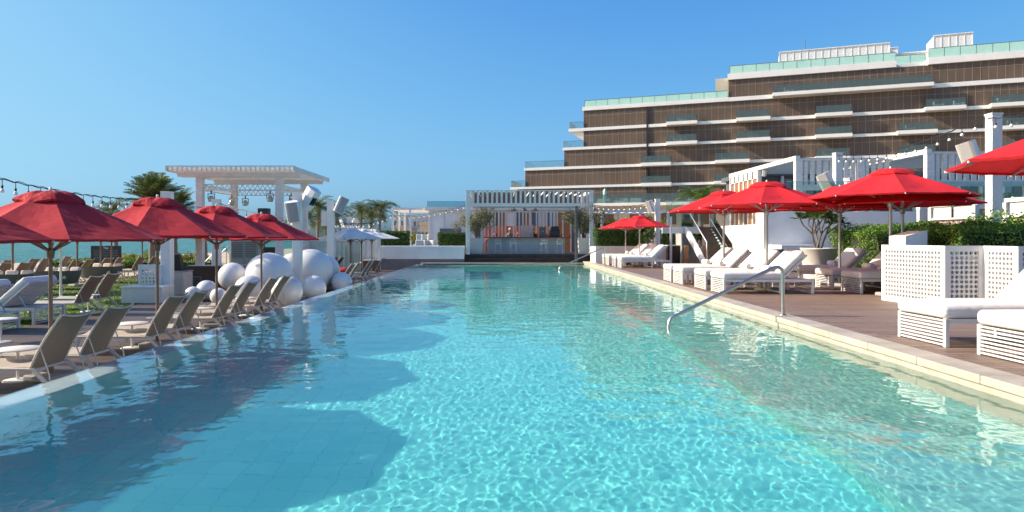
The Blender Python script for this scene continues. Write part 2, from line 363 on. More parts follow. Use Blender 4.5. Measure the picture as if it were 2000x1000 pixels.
b = MB(); b.box(PX1, PX1+.3, PY0, PY1, -1.6, -.001); b.box(PX0-.2, PX1+.3, PY1, PY1+.3, -1.6, -.06); b.box(PX0-.2, PX1+.3, PY0-.3, PY0, -1.6, .05)
wl = struct('pool_wall', b, 'coping')
for o in (fl, le, ed, wl): o.cycles.is_caustics_receiver = True
random.seed(5)
b = MB(); y = PY0                # coping stones, each lip proud of the wall
while y < PY1+.3:
    L = 1.22; y1 = min(y+L, PY1+.3)
    b.box(PX1-.035, PX1+.42, y+.004, y1-.004, .085+random.uniform(-.002, .002), DR+.004); y = y1
x = -5.35
while x < PX1-.1:
    b.box(x, min(x+1.2, PX1-.04)-.008, PY1-.05, PY1+.45, .03, .09); x += 1.2
co = struct('pool_coping', b, 'coping', .012)
b = MB(); b.box(PX1, PX1+.40, PY0, PY1+.3, 0.0, .084); struct('coping_footing', b, 'coping')
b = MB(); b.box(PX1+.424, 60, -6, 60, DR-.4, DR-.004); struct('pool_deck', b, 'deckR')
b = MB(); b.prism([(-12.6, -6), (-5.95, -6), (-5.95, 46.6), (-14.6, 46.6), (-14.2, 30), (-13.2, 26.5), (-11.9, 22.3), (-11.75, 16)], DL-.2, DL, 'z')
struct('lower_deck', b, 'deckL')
# sea: choppy near the shore, one sheet to the horizon
m, t, p = new_mat('sea_water'); p.inputs['Base Color'].default_value = (.035, .22, .24, 1); p.inputs['Roughness'].default_value = .4; p.inputs['IOR'].default_value = 1.2
tc = t.nodes.new('ShaderNodeTexCoord'); n1 = t.nodes.new('ShaderNodeTexNoise'); n1.inputs['Scale'].default_value = .35; n1.inputs['Detail'].default_value = 8
mp = t.nodes.new('ShaderNodeMapping'); mp.inputs['Scale'].default_value = (1.8, .8, 1); t.links.new(tc.outputs['Object'], mp.inputs[0]); t.links.new(mp.outputs[0], n1.inputs['Vector'])
bp = t.nodes.new('ShaderNodeBump'); bp.inputs['Strength'].default_value = 1; bp.inputs['Distance'].default_value = .9; t.links.new(n1.outputs[0], bp.inputs['Height']); t.links.new(bp.outputs[0], p.inputs['Normal'])
rr = t.nodes.new('ShaderNodeValToRGB'); rr.color_ramp.elements[0].position = .52; rr.color_ramp.elements[0].color = (.045, .175, .155, 1); rr.color_ramp.elements[1].position = .72; rr.color_ramp.elements[1].color = (.34, .50, .47, 1)
n3 = t.nodes.new('ShaderNodeTexNoise'); n3.inputs['Scale'].default_value = .22; n3.inputs['Detail'].default_value = 9; n3.inputs['Roughness'].default_value = .75; t.links.new(mp.outputs[0], n3.inputs['Vector'])
t.links.new(n3.outputs[0], rr.inputs[0]); t.links.new(rr.outputs[0], p.inputs['Base Color'])
b = MB(); b.add([(-49, -300, -1.2), (-49, 8000, -1.2), (-7000, 8000, -1.2), (-7000, -300, -1.2)], [(0, 1, 2, 3)]); struct('sea', b, m)
# lawn: turf sheet with short blades
b = MB(); b.prism([(-21.5, 8), (-12.6, 8), (-11.76, 16), (-11.91, 22.3), (-13.21, 26.5), (-14.21, 30), (-14.6, 44), (-21, 44), (-19.4, 36), (-20.4, 30)], DL-.2, DL-.012, 'z')
M['turf'] = mat('turf', (.07, .13, .014), .95, var=.3, scale=3, c2=(.13, .21, .026))
struct('lawn', b, 'turf')
rng = np.random.default_rng(3); n = 60000
px = rng.uniform(-21, -11.8, n); py = 8+36*rng.random(n)**1.25
lim = np.interp(py, [8, 16, 22.3, 26.5, 30, 44], [-12.6, -11.78, -11.93, -13.23, -14.23, -14.6]); k = px < lim; px, py = px[k], py[k]; n = len(px)
h = rng.uniform(.02, .05, n); a = rng.uniform(0, PI, n); w = .018; lx, ly = rng.normal(0, .02, n), rng.normal(0, .02, n)
V = np.stack([np.stack([px-w*np.cos(a), py-w*np.sin(a), np.full(n, DL-.014)], 1), np.stack([px+w*np.cos(a), py+w*np.sin(a), np.full(n, DL-.014)], 1), np.stack([px+lx, py+ly, DL-.012+h], 1)], 1).reshape(-1, 3)
M['blade'] = leaf_mat('grass_blades', (.085, .16, .016), (.20, .31, .04))
tag(part('grass', np_mesh('grass', V, np.arange(3*n).reshape(-1, 3), 'blade'), 'blade'), 'short green turf beside the dark timber deck', 'grass', kind='stuff')
# terrace above the stairs
b = MB(); b.box(13.2, 70, 33.9, 60, -.4, 2.45); b.box(11.2, 13.2, 42.02, 60, -.4, 2.45); struct('terrace', b, 'concrete')

# ------------------------------------------------------------------ hotel
E1, E2 = (.938, -.3466), (-.3466, -.938)      # along the facade, and outward from it
def hp(s, d, z): return (16.2+E1[0]*s+E2[0]*d, 125+E1[1]*s+E2[1]*d, z)
def hs(u):
    a = (u-977)/1333; return (a*125-16.2)/(.938+.3466*a)
def hbox(mb, s0, s1, d0, d1, z0, z1):
    return mb.add([hp(s, d, z) for s in (s0, s1) for d in (d0, d1) for z in (z0, z1)],
                  [(0, 1, 3, 2), (4, 6, 7, 5), (0, 4, 5, 1), (2, 3, 7, 6), (0, 2, 6, 4), (1, 5, 7, 3)])
hotel = thing('hotel_building', 'long stepped hotel building with bronze glass storeys and white floor bands', 'building', (0, 0, 0))
SE = hs(2080)
LV = [(7.85, 11.0, 1010), (11.4, 14.5, 1026), (14.95, 18.0, 1102), (18.45, 21.4, 1140), (21.9, 25.0, 1140), (25.7, 28.65, 1423)]
allp = []
for k, (z0, z1, u0) in enumerate(LV):
    s0 = hs(u0); body = MB(); hbox(body, s0+.1, SE, -14, -.12, z0-.05, z1+.05); part('storey_core', body, 'grey_metal', hotel)
    fr = MB(); s = s0; i = 0
    while s < SE:
        pr = .0 if s < hs(1264) else .0
        hbox(fr, s, s+.042, -.1, .022, z0, z1); s += 1.07; i += 1
    hbox(fr, s0, SE, -.1, .02, z1-.95, z1-.91)
    part('mullion', fr, 'mullion', hotel)
    s = s0; j = 0
    while s < SE-.2:
        allp.append((s, z0, z1)); s += 2.14
    e = MB(); hbox(e, s0-.02, s0+.09, -14, .02, z0, z1); part('end_wall', e, 'panel', hotel)
allp.sort(key=lambda q: -q[0])
rest = MB(); random.seed(2)
for i, (s, z0, z1) in enumerate(allp):
    mb = MB() if i < 100 else rest; tl = random.uniform(-.012, .012)
    mb.add([hp(s+.02, 0+tl, z0), hp(s+2.12, 0-tl, z0), hp(s+2.12, -tl, z1), hp(s+.02, tl, z1)], [(0, 1, 2, 3)])
    if i < 100: part('window', mb, 'panel', hotel)
tag(part('windows_beyond', rest, 'panel', hotel), kind='stuff')
def slab(u0, u1, z0, z1, d1=.28, d0=-14):
    mb = MB(); hbox(mb, hs(u0), hs(u1) if u1 < 2050 else SE, d0, d1, z0, z1); part('floor_slab', mb, 'slab', hotel)
slab(997, 3000, 10.95, 11.38); slab(1024, 3000, 14.45, 14.93); slab(1099, 3000, 17.95, 18.43); slab(1111, 3000, 21.35, 21.88)
slab(990, 3000, 7.4, 7.83, .3)
slab(1138, 1423, 25.05, 25.73, .3); slab(1423, 3000, 25.02, 25.68, .28); slab(1421, 1750, 28.7, 29.7, .35); slab(1750, 1812, 28.7, 29.6, -1.6); slab(1812, 3000, 28.7, 29.75, .45)
def rail(u0, u1, z0, z1, d=.2, m='teal', name='parapet_glass', end=False):
    mb = MB(); hbox(mb, hs(u0), hs(u1) if u1 < 2050 else SE, d-.03, d, z0, z1); o = part(name, mb, m, hotel)
    tr = MB(); s = hs(u0); e = hs(u1) if u1 < 2050 else SE
    while s < e: hbox(tr, s, s+.035, d, d+.02, z0, z1); s += 2.1
    hbox(tr, hs(u0), e, d-.04, d+.03, z1, z1+.05)
    if end: hbox(mb, hs(u0), hs(u0)+.03, -5, d, z0, z1)
    part('rail_trim', tr, 'grey_metal', o)
rail(1142, 1421, 25.75, 26.85); rail(1425, 1748, 29.72, 31.0); rail(1752, 1812, 29.62, 30.9, -1.8); rail(1812, 3000, 29.77, 31.15, .3)
for (u0, u1, z) in ((999, 1026, 11.39), (1026, 1102, 14.94), (1101, 1140, 18.44), (1113, 1140, 21.89)):
    mb = MB(); s0, s1 = hs(u0), hs(u1); hbox(mb, s0, s1, .18, .21, z, z+1.15); hbox(mb, s0, s0+.03, -6, .18, z, z+1.15); o = part('terrace_rail', mb, 'clear_blue', hotel)
    tr = MB(); hbox(tr, s0, s1, .17, .22, z+1.15, z+1.2); hbox(tr, s0-.01, s0+.04, -6, .22, z+1.15, z+1.2); part('rail_trim', tr, 'grey_metal', o)
b = MB(); hbox(b, hs(1397), hs(1423)-.05, -6, -.6, 26, 29.2); part('lift_house', b, 'beige', hotel)
b = MB(); hbox(b, hs(1111), hs(1140), -14, .1, 20.6, 21.34)
BAL = [(21.9, 1306, 1366), (18.45, 1306, 1366), (14.95, 1257, 1315), (11.4, 1257, 1316), (21.9, 1441, 1507), (18.45, 1441, 1507), (14.95, 1400, 1467), (11.4, 1398, 1450),
       (21.9, 1594, 1665), (18.45, 1594, 1665), (14.95, 1594, 1661), (21.9, 1805, 1884), (18.45, 1752, 1829), (14.95, 1754, 1825), (21.9, 1932, 2030), (18.45, 1949, 2030), (14.95, 1955, 2030), (25.7, 1511, 1822)]
random.seed(8)
for (z, u0, u1) in BAL:
    s0, s1 = hs(u0-3), hs(u1-3); D = 1.7
    bs = MB(); hbox(bs, s0, s1, .3, D, z-.55, z-.0); bal = part('balcony', bs, 'slab', hotel)
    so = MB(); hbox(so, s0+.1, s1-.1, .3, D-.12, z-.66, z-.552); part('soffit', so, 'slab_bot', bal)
    gl = MB(); hbox(gl, s0+.1, s1-.1, D-.1, D-.07, z+.01, z+1.1); hbox(gl, s0+.1, s0+.13, .3, D-.1, z+.01, z+1.1); hbox(gl, s1-.13, s1-.1, .3, D-.1, z+.01, z+1.1)
    part('glass_rail', gl, 'rail_dark', bal)
    tr = MB(); hbox(tr, s0+.08, s1-.08, D-.11, D-.06, z+1.1, z+1.15); s = s0+.1
    while s < s1: hbox(tr, s, s+.03, D-.11, D-.06, z, z+1.1); s += 1.6
    part('rail_trim', tr, 'grey_metal', bal)
    if random.random() < .8:
        f = MB(); s = s0+.9+random.random()
        for q in range(random.randint(1, 2 if s1-s0 < 10 else 6)):
            if s+1.2 > s1: break
            hbox(f, s, s+.9, .5, 1.1, z, z+.42); hbox(f, s, s+.12, .5, 1.1, z+.42, z+.85); hbox(f, s+1.1, s+1.4, .7, 1.0, z, z+.5); s += 2.4+random.random()*2
        part('balcony_furniture', f, random.choice(['far_white', 'greycurtain', 'weave']), bal)
b = MB(); hbox(b, hs(1263), hs(1266), .05, .35, 7.9, 25); part('expansion_joint', b, 'black', hotel)
def rscreen(u0, u1, z0, z1, d, nb):
    s0, s1 = hs(u0), hs(u1); mb = MB(); hbox(mb, s0, s1, d-.05, d, z0, z1); hbox(mb, s0, s0+.05, d-5, d, z0, z1); hbox(mb, s1-.05, s1, d-5, d, z0, z1); o = part('rooftop_screen', mb, 'screen', hotel)
    fr = MB()
    for i in range(nb+1):
        s = s0+(s1-s0)*i/nb; hbox(fr, s-.06, s+.06, d, d+.05, z0, z1)
    hbox(fr, s0-.08, s1+.08, d-.02, d+.14, z1, z1+.14); hbox(fr, s0, s1, d, d+.1, z0+.35, z0+.5); part('screen_frame', fr, 'slab', o)
rscreen(1523, 1742, 30.6, 33.1, -2, 15); rscreen(1452, 1506, 30.4, 31.4, -3, 6); rscreen(1740, 1765, 31, 33.0, -5, 2); rscreen(1768, 1832, 30.8, 32.2, -6, 8); rscreen(1830, 1907, 31, 33.6, -2, 5)
b = MB(); b.tube([hp(hs(1580), -8, 31), hp(hs(1580), -8, 36.5)], .05, 6); part('mast', b, 'grey_metal', hotel)
# base storeys behind the gardens
b = MB(); hbox(b, hs(1000), SE, -14, .0, .0, 7.38); part('base_wall', b, 'beige', hotel)
for i in range(9):
    for z in (4.1, .6): s = 2+i*5.5; b = MB(); hbox(b, s, s+2.6, .0, .06, z, z+2.6); part('base_window', b, 'panel', hotel)
b = MB(); hbox(b, hs(1110), hs(1480), .3, 4.2, 7.35, 7.84); t = part('podium_terrace', b, 'slab', hotel)
b = MB(); hbox(b, hs(1110), hs(1480), 4.1, 4.13, 7.86, 9.3); part('glass_rail', b, 'rail_dark', t)
b = MB(); hbox(b, hs(1110), hs(1480), 4.08, 4.15, 9.3, 9.37)
s = hs(1110)
while s < hs(1480): hbox(b, s, s+.05, 4.08, 4.15, 7.85, 9.3); s += 2
part('rail_trim', b, 'grey_metal', t)
b = MB()
for i, u in enumerate((1170, 1205, 1232, 1345)):
    s = hs(u); hbox(b, s, s+2.2, 1.2, 2.1, 7.86, 8.35); hbox(b, s, s+2.2, 1.1, 1.3, 8.3, 8.8); hbox(b, s+2.8, s+3.2, 1.4, 1.8, 7.86, 8.4)
part('terrace_sofa', b, 'far_white', t)
b = MB(); p0 = hp(hs(1186), 2.2, 0); b.lathe([(.02, 10.6), (.35, 10.1), (.3, 8.6), (.12, 8.4), (.05, 7.86)], 10, (p0[0], p0[1], 0)); part('closed_parasol', b, 'teal', t)

# ------------------------------------------------------------------ parasols
def make_parasol(r, rim, apex, canvas, pole_m, n=8, rot=0, pole_r=.035, vent=True, droop=.0, base=True, drop=None, ragged=1.0):
    def build():
        root = thing('parasol', '', 'parasol'); H_ = apex-rim; cap = rim+H_*.90
        NR, NA = 10, 6; vs = []; fs = []
        def can(r0, r1, z0, z1, sag, wob=0, seed=1):
            rr = random.Random(seed); vs = []; fs = []; N = n*NA
            for i in range(NR+1):
                t = i/NR
                for k in range(N):
                    a = 2*PI*k/N+rot; f = (k % NA)/NA; mid = math.sin(PI*f)
                    rib = r0+(r1-r0)*t; ch = math.cos(PI/n)/math.cos(((k % NA)/NA-.5)*2*PI/n)
                    R_ = rib*ch*(1-.012*mid*t)
                    z = z0+(z1-z0)*(t**(2.2 if seed > 1 else 1.0))-sag*mid*math.sin(PI*min(1, t*.95))*(.35+.65*t)+.006*math.sin(k*2.3+i*1.9+r)*mid*t+.004*math.sin(k*5.1-i*.8)*t
                    if wob: z += wob*1.3*t*(math.sin(3*a+seed)*.6+math.sin(5*a+2*seed)*.6+math.sin(11*a+seed*3)*.25); R_ *= 1+wob*3*t*(math.sin(4*a+seed*1.7)*.6+math.sin(9*a+seed)*.35)
                    vs.append((R_*math.cos(a), R_*math.sin(a), z))
            for i in range(NR):
                for k in range(N): fs.append((i*N+k, i*N+(k+1) % N, (i+1)*N+(k+1) % N, (i+1)*N+k))
            b = len(vs)-N                              # narrow hem folded under the edge
            for k in range(N): vs.append((vs[b+k][0]*.985, vs[b+k][1]*.985, vs[b+k][2]-.035))
            for k in range(N): fs.append((b+k, b+(k+1) % N, b+N+(k+1) % N, b+N+k))
            return vs, fs
        mb = MB(); v, f = can(.16*r, r, cap, rim, .035*r); mb.add(v, f, False); c = part('canopy', mb, canvas, root)
        if vent:
            mb = MB(); v, f = can(.05*r, .29*r, rim+H_*1.02, rim+H_*.80, -.035, .022*ragged, seed=int(r*100)); mb.add(v, f, False); part('vent', mb, canvas, c)
        zh = rim-.17 if drop is None else rim-drop
        mb = MB(); mb.tube([(0, 0, 0.03), (0, 0, apex)], pole_r, 12); part('pole', mb, pole_m, root)
        mb = MB(); mb.lathe([(pole_r, zh-.13), (pole_r+.018, zh-.12), (pole_r+.03, zh-.02), (pole_r+.03, zh+.03), (pole_r, zh+.04)], 12); part('hub', mb, pole_m, root)
        mb = MB(); mb.lathe([(.001, apex+.085), (.02, apex+.075), (.028, apex+.05), (.02, apex+.02), (.018, apex)], 10); part('finial', mb, 'white', root)
        for k in range(n):
            a = 2*PI*k/n+rot; c_, s_ = math.cos(a), math.sin(a); q = .52
            p1 = (q*r*c_, q*r*s_, rim+(cap-rim)*(1-(q-.16)/.84)-.04)
            rb = MB(); rb.bar((.05*c_, .05*s_, cap+.0), (r*.99*c_, r*.99*s_, rim-.035), .022, .03); ro = part('rib', rb, pole_m, root)
            e = MB(); e.ball((r*.995*c_, r*.995*s_, rim-.03), .017 if pole_m == 'pole_brown' else .018, 8, 6); part('rib_tip', e, 'sling_frame' if pole_m == 'pole_brown' else 'white', ro)
            st = MB(); st.bar(((pole_r+.02)*c_, (pole_r+.02)*s_, zh), p1, .02, .028); part('strut', st, pole_m, root)
        if base:
            bb = MB(); bb.rbox(-.26, .26, -.26, .26, 0.0, .10, .03); part('base', bb, 'concrete', root)
            bb = MB(); bb.tube([(0, 0, .1), (0, 0, .42)], pole_r+.012, 10); part('sleeve', bb, pole_m, root)
        return root
    return build
PR = make_parasol(1.66, 2.18, 2.90, 'red2', 'pole_brown', rot=R(8), pole_r=.030, drop=.18)
pl = Proto(PR)
G1 = 'red parasols along the left edge of the pool'
pl.put('big dark red parasol nearest the camera on the left, with a puffed crumpled vent', (-6.98, 10.6, DL), R(-12), G1)
pl.put('dark red parasol cut by the left edge of the photo', (-6.72, 7.42, DL), R(6), G1)
pl.put('second complete red parasol along the left pool edge, in front of the palms', (-6.93, 13.8, DL), R(5), G1, 1.03)
pl.put('third red parasol along the left pool edge, just before the white balls', (-7.0, 16.85, DL), R(10), G1, 1.02)
pl.put('farthest red parasol of the left pool edge, pole before the largest white ball', (-6.98, 19.95, DL), R(1), G1, .99)
# far red parasols on the beach: mostly behind the near ones
G2 = 'red parasols out on the sand'
far = Proto(make_parasol(1.7, 2.24, 2.85, 'red', 'pole_brown', rot=R(10), pole_r=.04))
for (u, Y, l) in ((25, 27, 'red parasol on the sand farthest left, behind the grey daybed'), (151, 31, 'red parasol on the sand left of the black sign'), (197, 34, 'red parasol standing before the left half of the black sign'),
                  (218, 37, 'red parasol standing before the right half of the black sign'), (278, 39.5, 'red parasol on the sand left of the tall palm trunk'), (338, 31.5, 'red parasol behind the white pillar with the grill')):
    far.put(l, (X(u, Y), Y, DL), R(u), G2)
wf = Proto(make_parasol(1.9, 2.20, 2.8, 'whitecanvas', 'white', rot=R(20), pole_r=.035))
wf.put('slim white parasol pole and pale canopy on the lawn behind the nearest red parasol', (X(119, 24.2), 24.2, DL), 0, 'white parasols')
G3 = 'white parasols beyond the white balls'
wp = Proto(make_parasol(1.75, 2.16, 2.68, 'whitecanvas', 'pole_brown', rot=R(14), pole_r=.04))
for (Y, l) in ((36, 'nearest of the three white parasols beyond the white balls'), (38.9, 'middle one of the three white parasols beyond the white balls'), (42, 'farthest of the three white parasols, next to the long white wall')):
    wp.put(l, (-7.9, Y, DL), R(Y*7), G3)
G4 = 'red parasols on the right deck'
rp = Proto(make_parasol(2.0, 2.58, 3.28, 'red', 'pole_silver', rot=R(0), pole_r=.042, drop=.16))
rp.put('red parasol over the first group of white daybeds, slim pole between two towels', (8.10, 20.75, DR), R(-71), G4)
rp.put('red parasol partly hidden behind another, left before the stairs', (8.12, 24.8, DR), R(-68), G4)
rp.put('large red parasol above the white perforated screen', (10.72, 18.75, DR), R(-66), G4, 1.06)
rp.put('red parasol above the potted frangipani tree', (11.24, 22.6, DR), R(-60), G4)
rp.put('red parasol just behind the large one, over the second row of daybeds', (11.55, 19.6, DR), R(-75), G4)
rp.put('red parasol cut by the right edge of the photo, nearest the camera', (8.35, 9.15, DR), R(-1), G4, 1.03)
rp.put('front one of the two far red parasols beyond the pool corner', (7.75, 38, DR), R(-66), G4, .86)
rp.put('rear one of the two far red parasols beyond the pool corner', (7.62, 41.5, DR), R(-66), G4, .84)

# ------------------------------------------------------------------ loungers
def build_sling():
    r = thing('sun_lounger', '', 'sun lounger'); w = .36
    f = MB()
    for s in (-1, 1): f.tube([(-1.5, s*w, .345), (.06, s*w, .345)], .022, 8)
    f.tube([(-1.5, -w, .345), (-1.5, w, .345)], .02, 8); f.tube([(.05, -w, .33), (.05, w, .33)], .016, 8); part('frame', f, 'sling_frame', r)
    for s in (-1, 1):
        l = MB(); l.bar((-1.22, s*w, .34), (-1.36, s*(w+.01), 0), .035, .045); part('leg', l, 'sling_frame', r)
        l = MB(); l.bar((.04, s*w, .345), (.40, s*(w+.02), .0), .035, .05); part('leg', l, 'sling_frame', r)
    l = MB(); l.tube([(.38, -w, .03), (.38, w, .03)], .014, 6); part('crossbar', l, 'sling_frame', r)
    def sheet(pts, sag, lift=0):
        vs = []; n = 6
        for (x, z, nx, nz) in pts:
            for j in range(n+1):
                t = j/n*2-1; d = sag*(1-t*t); vs.append((x-nx*d, t*(w-.015), z-nz*d))
        m_ = len(pts); k = n+1; fs = [(i*k+j, i*k+j+1, (i+1)*k+j+1, (i+1)*k+j) for i in range(m_-1) for j in range(n)]
        b = len(vs); vs += [(x+.008*0, y, z-.012) for x, y, z in vs]; fs += [tuple(q+b for q in f)[::-1] for f in fs]
        return MB().add(vs, fs, True)
    part('seat', sheet([(-1.48+1.46*i/8, .36+.012*math.sin(i), 0, 1) for i in range(9)], .03), 'sling_seat', r)
    a = R(59); L = .88
    B = []
    for i in range(9):
        t = i/8; cx, cz = .0+L*t*math.cos(a), .36+L*t*math.sin(a); cx -= .035*math.sin(PI*t); B.append((cx, cz, -math.sin(a), math.cos(a)))
    bf = MB()
    for s in (-1, 1): bf.tube([(x, s*w, z) for x, z, _, _ in B], .017, 8)
    n = 8; bf.tube([(B[-1][0]+.05*(1-(2*j/n-1)**2), (2*j/n-1)*w, B[-1][1]-.045*(1-(2*j/n-1)**2)) for j in range(n+1)], .015, 8)
    o = part('back_frame', bf, 'sling_frame', r)
    part('backrest', sheet(B, .045), 'sling', r)
    for s in (-1, 1):
        st = MB(); p = B[3]; st.tube([(p[0]+.01, s*(w+.005), p[1]), (.28, s*(w+.012), .29), (.30, s*(w+.01), .12)], .009, 6); part('back_support', st, 'sling_frame', r)
    return r
sl = Proto(build_sling)
GS = 'taupe sling loungers along the left pool edge'
ordn = ['nearest sling lounger on the left pool edge, with a side table before it', 'second sling lounger from the camera on the left pool edge', 'third sling lounger from the camera, beside the second parasol pole',
        'fourth sling lounger from the camera on the left pool edge', 'fifth sling lounger from the camera, before the small white balls', 'sixth sling lounger from the camera on the left pool edge',
        'seventh sling lounger from the camera, before the largest front ball', 'eighth sling lounger from the camera, last before the white balls meet the pool']
for Y, l in zip((9.98, 11.05, 13.1, 14.15, 16.0, 17.05, 18.75, 19.85), ordn): sl.put(l, (-6.60+random.uniform(-.03, .03), Y, DL), R(random.uniform(-2, 2)), GS)
GS2 = 'sling loungers at the far end of the left pool edge'
for Y, l in zip((28.7, 29.9, 32.7, 33.8, 36.2), ('nearest sling lounger beyond the white balls, right of the tall speaker pillar', 'second sling lounger beyond the white balls', 'third sling lounger beyond the white balls', 'fourth sling lounger beyond the white balls', 'farthest sling lounger beyond the white balls, before the dark plinth')):
    sl.put(l, (-6.62, Y, DL), R(random.uniform(-3, 3)), GS2)
for Y, q, l in ((19.55, 3, 'sling lounger on the lawn, left one of the pair behind the poolside loungers'), (21.0, -1, 'sling lounger on the lawn, right one of the pair behind the poolside loungers')):
    sl.put(l, (X(188 if Y < 20 else 222, Y)-.42, Y, DL), R(q), 'pair of sling loungers on the lawn')
bl = [(14, 31.0, 'front one, cut by the left edge of the photo'), (50, 31.2, 'front row, right of the leftmost beach parasol'), (17, 35, 'peeping out behind the leftmost one'), (67, 37, 'near the water, left of the yellow float'), (90, 37.4, 'beside the yellow float'),
      (131, 41.8, 'closest to the water'), (149, 34.6, 'leaning by the second beach parasol pole'), (173, 35.4, 'below the left side of the black sign'), (211, 37.5, 'below the middle of the black sign'), (234, 38.6, 'below the right side of the black sign'),
      (276, 39.8, 'before the yellow shrubs'), (301, 40.6, 'before the tall palm trunk')]
for u, Y, l in bl: sl.put('sling lounger on the sand, '+l, (X(u, Y)-.35, Y, DL-.03), R(random.uniform(-5, 5)), 'sling loungers on the beach')
for i, (u, l) in enumerate(((640, 'left'), (652, 'middle'), (663, 'right'))):
    o = sl.put('far sling lounger by the ribbed fence, %s one of the three with red cloths' % l, (X(u, 38.5)-.3, 38.5+i*.1, DL), R(-4), 'far loungers with red cloths')
b = MB(); b.rbox(-.3, .3, -.25, .25, 0, .5, .2, .04); solo('beanbag', b, 'redcloth', 'red beanbag beside the far loungers at the ribbed fence', 'beanbag', (X(672, 38), 38, DL))

def build_daybed(back=True, tilt=44):
    def f():
        r = thing('daybed', '', 'daybed'); w, L, H = .575, 2.58, .42
        fr = MB()
        for s in (-1, 1):
            y = s*(w-.03); fr.box(.03, L-.03, y-.03, y+.03, H-.075, H-.003)
        fr.box(.06, L-.06, -w+.06, w-.06, H-.05, H-.03); part('frame', fr, 'white', r, .004)
        for x in (0, L-.06):
            for s in (-1, 1):
                lg = MB(); y = s*(w-.03); lg.box(x, x+.06, y-.03, y+.03, 0, H); part('leg', lg, 'white', r, .004)
            e = MB(); n = 7
            for k in range(n+1):
                z = .03+k*(H-.06)/n; e.box(x+.012, x+.036, -w+.06, w-.06, z-.0115, z+.0115)
            part('slat_end', e, 'white', r)
        for s in (-1, 1):
            lg = MB(); y = s*(w-.03); lg.box(L*.62, L*.62+.06, y-.028, y+.028, .0, H-.08); part('leg', lg, 'white', r, .004)
        bt = MB(); bt.box(L*.62+.01, L*.62+.05, -w+.06, w-.06, .03, .08); part('stretcher', bt, 'white', r)
        m = MB(); m.rbox(-.03, 1.70, -w+.0, w, H, H+.20, .075, .018); part('mattress', m, 'cushion', r)
        a = R(tilt); c = MB(); c.rbox(0, 1.0, -w, w, .02, .21, .075, .015); c.xf(Matrix.Translation((1.66, 0, H+.0)) @ Matrix.Rotation(-a, 4, 'Y')); part('back_cushion', c, 'cushion', r)
        p = MB()
        for i in range(11): x = .03+i*.092; p.box(x, x+.05, -w+.05, w-.05, -.012, .0)
        for s in (-1, 1): p.box(0, 1.0, s*(w-.03)-.02, s*(w-.03)+.02, -.03, .015)
        p.xf(Matrix.Translation((1.66, 0, H)) @ Matrix.Rotation(-a, 4, 'Y')); part('back_frame', p, 'white', r)
        for s in (-1, 1):
            st = MB(); q = .55; st.bar((1.66+q*math.cos(a), s*(w-.12), H-.01+q*math.sin(a)), (2.3, s*(w-.12), H-.04), .018, .018); part('back_support', st, 'steel_rough', r)
        return r
    return f
def roll_mesh():
    mb = MB(); mb.tube([(0, -.21, .095), (0, -.2, .095), (0, .2, .095), (0, .21, .095)], [.06, .088, .088, .06], 14)
    for s in (-1, 1):
        pts = []
        for i in range(34):
            a = i*.55; rr = .012+.0022*i; pts.append((rr*math.cos(a), s*.212, .095+rr*math.sin(a)))
        mb.tube(pts, .0075, 5)
    return mb
db = Proto(build_daybed()); towel = {'m': None}
def towel_at(label, x, y, z, rz=0):
    if towel['m'] is None: towel['m'] = roll_mesh().mesh('towel_roll', M['towel'])
    o = bpy.data.objects.new('towel_roll', towel['m']); COL.objects.link(o); o.location = (x, y, z); o.rotation_euler = (0, 0, rz); tag(o, label, 'towel', 'rolled white towels on the daybeds')
GD = 'white daybeds in the first row on the right deck'
for x, y, l, tl in ((6.2, 25.35, 'first-row daybed farthest from the camera, before the stairs', 'on the first-row daybed before the stairs'), (6.2, 23.85, 'first-row daybed second from the far end, its back before the bright wall', 'on the first-row daybed second from the far end'),
                    (6.30, 21.55, 'first-row daybed left of the slim parasol pole', 'left of the slim parasol pole, spiral end in view'), (6.35, 19.98, 'large white daybed directly behind the near steel handrail', 'behind the bend of the near steel handrail')):
    db.put(l, (x, y, DR), R(random.uniform(-.6, .6)), GD); towel_at('rolled white towel '+tl.replace(', spiral end in view', ''), x+1.42, y-.05, DR+.62, R(8))
for x, y, l, tl in ((10.3, 24.1, 'second-row daybed farthest back, before the cream planter', 'in shade before the cream planter'), (10.3, 21.75, 'second-row daybed in the middle, slatted end to the pool', 'on the middle second-row daybed'), (10.32, 20.1, 'second-row daybed nearest the perforated screen, half in shade', 'half hidden behind the perforated screen')):
    db.put(l, (x, y, DR), 0, 'white daybeds in the second row on the right deck'); towel_at('rolled white towel '+tl, x+1.42, y, DR+.62, R(5))
db.put('near white daybed before the perforated screen at the right of the photo', (6.50, 10.56, DR), R(1.5), 'white daybeds cut by the right edge')
db.put('nearest white daybed, in the lower right with only its slatted foot in view', (6.60, 8.85, DR), R(2), 'white daybeds cut by the right edge')
for x, y, l in ((5.95+.3, 41.2, 'farthest small daybed beyond the pool corner'), (6.25, 39.9, 'third far daybed beyond the pool corner'), (6.3, 37.9, 'second far daybed beyond the pool corner'), (6.35, 36.4, 'nearest of the far daybeds beyond the pool corner, side in shade')):
    db.put(l, (x, y, DR), 0, 'far white daybeds beyond the pool corner'); towel_at('rolled white towel on the '+l.replace('beyond', 'past').split(',')[0], x+1.42, y, DR+.62)
dl = Proto(build_daybed(tilt=40))
dl.put('white slatted daybed on the lawn edge, raised back turned to the pool', (-14.32, 17.95, DL), R(-3), 'white daybeds on the left lawn edge', )
dl.put('white slatted daybed cut by the left edge of the photo', (-14.3, 16.2, DL), R(-3), 'white daybeds on the left lawn edge')

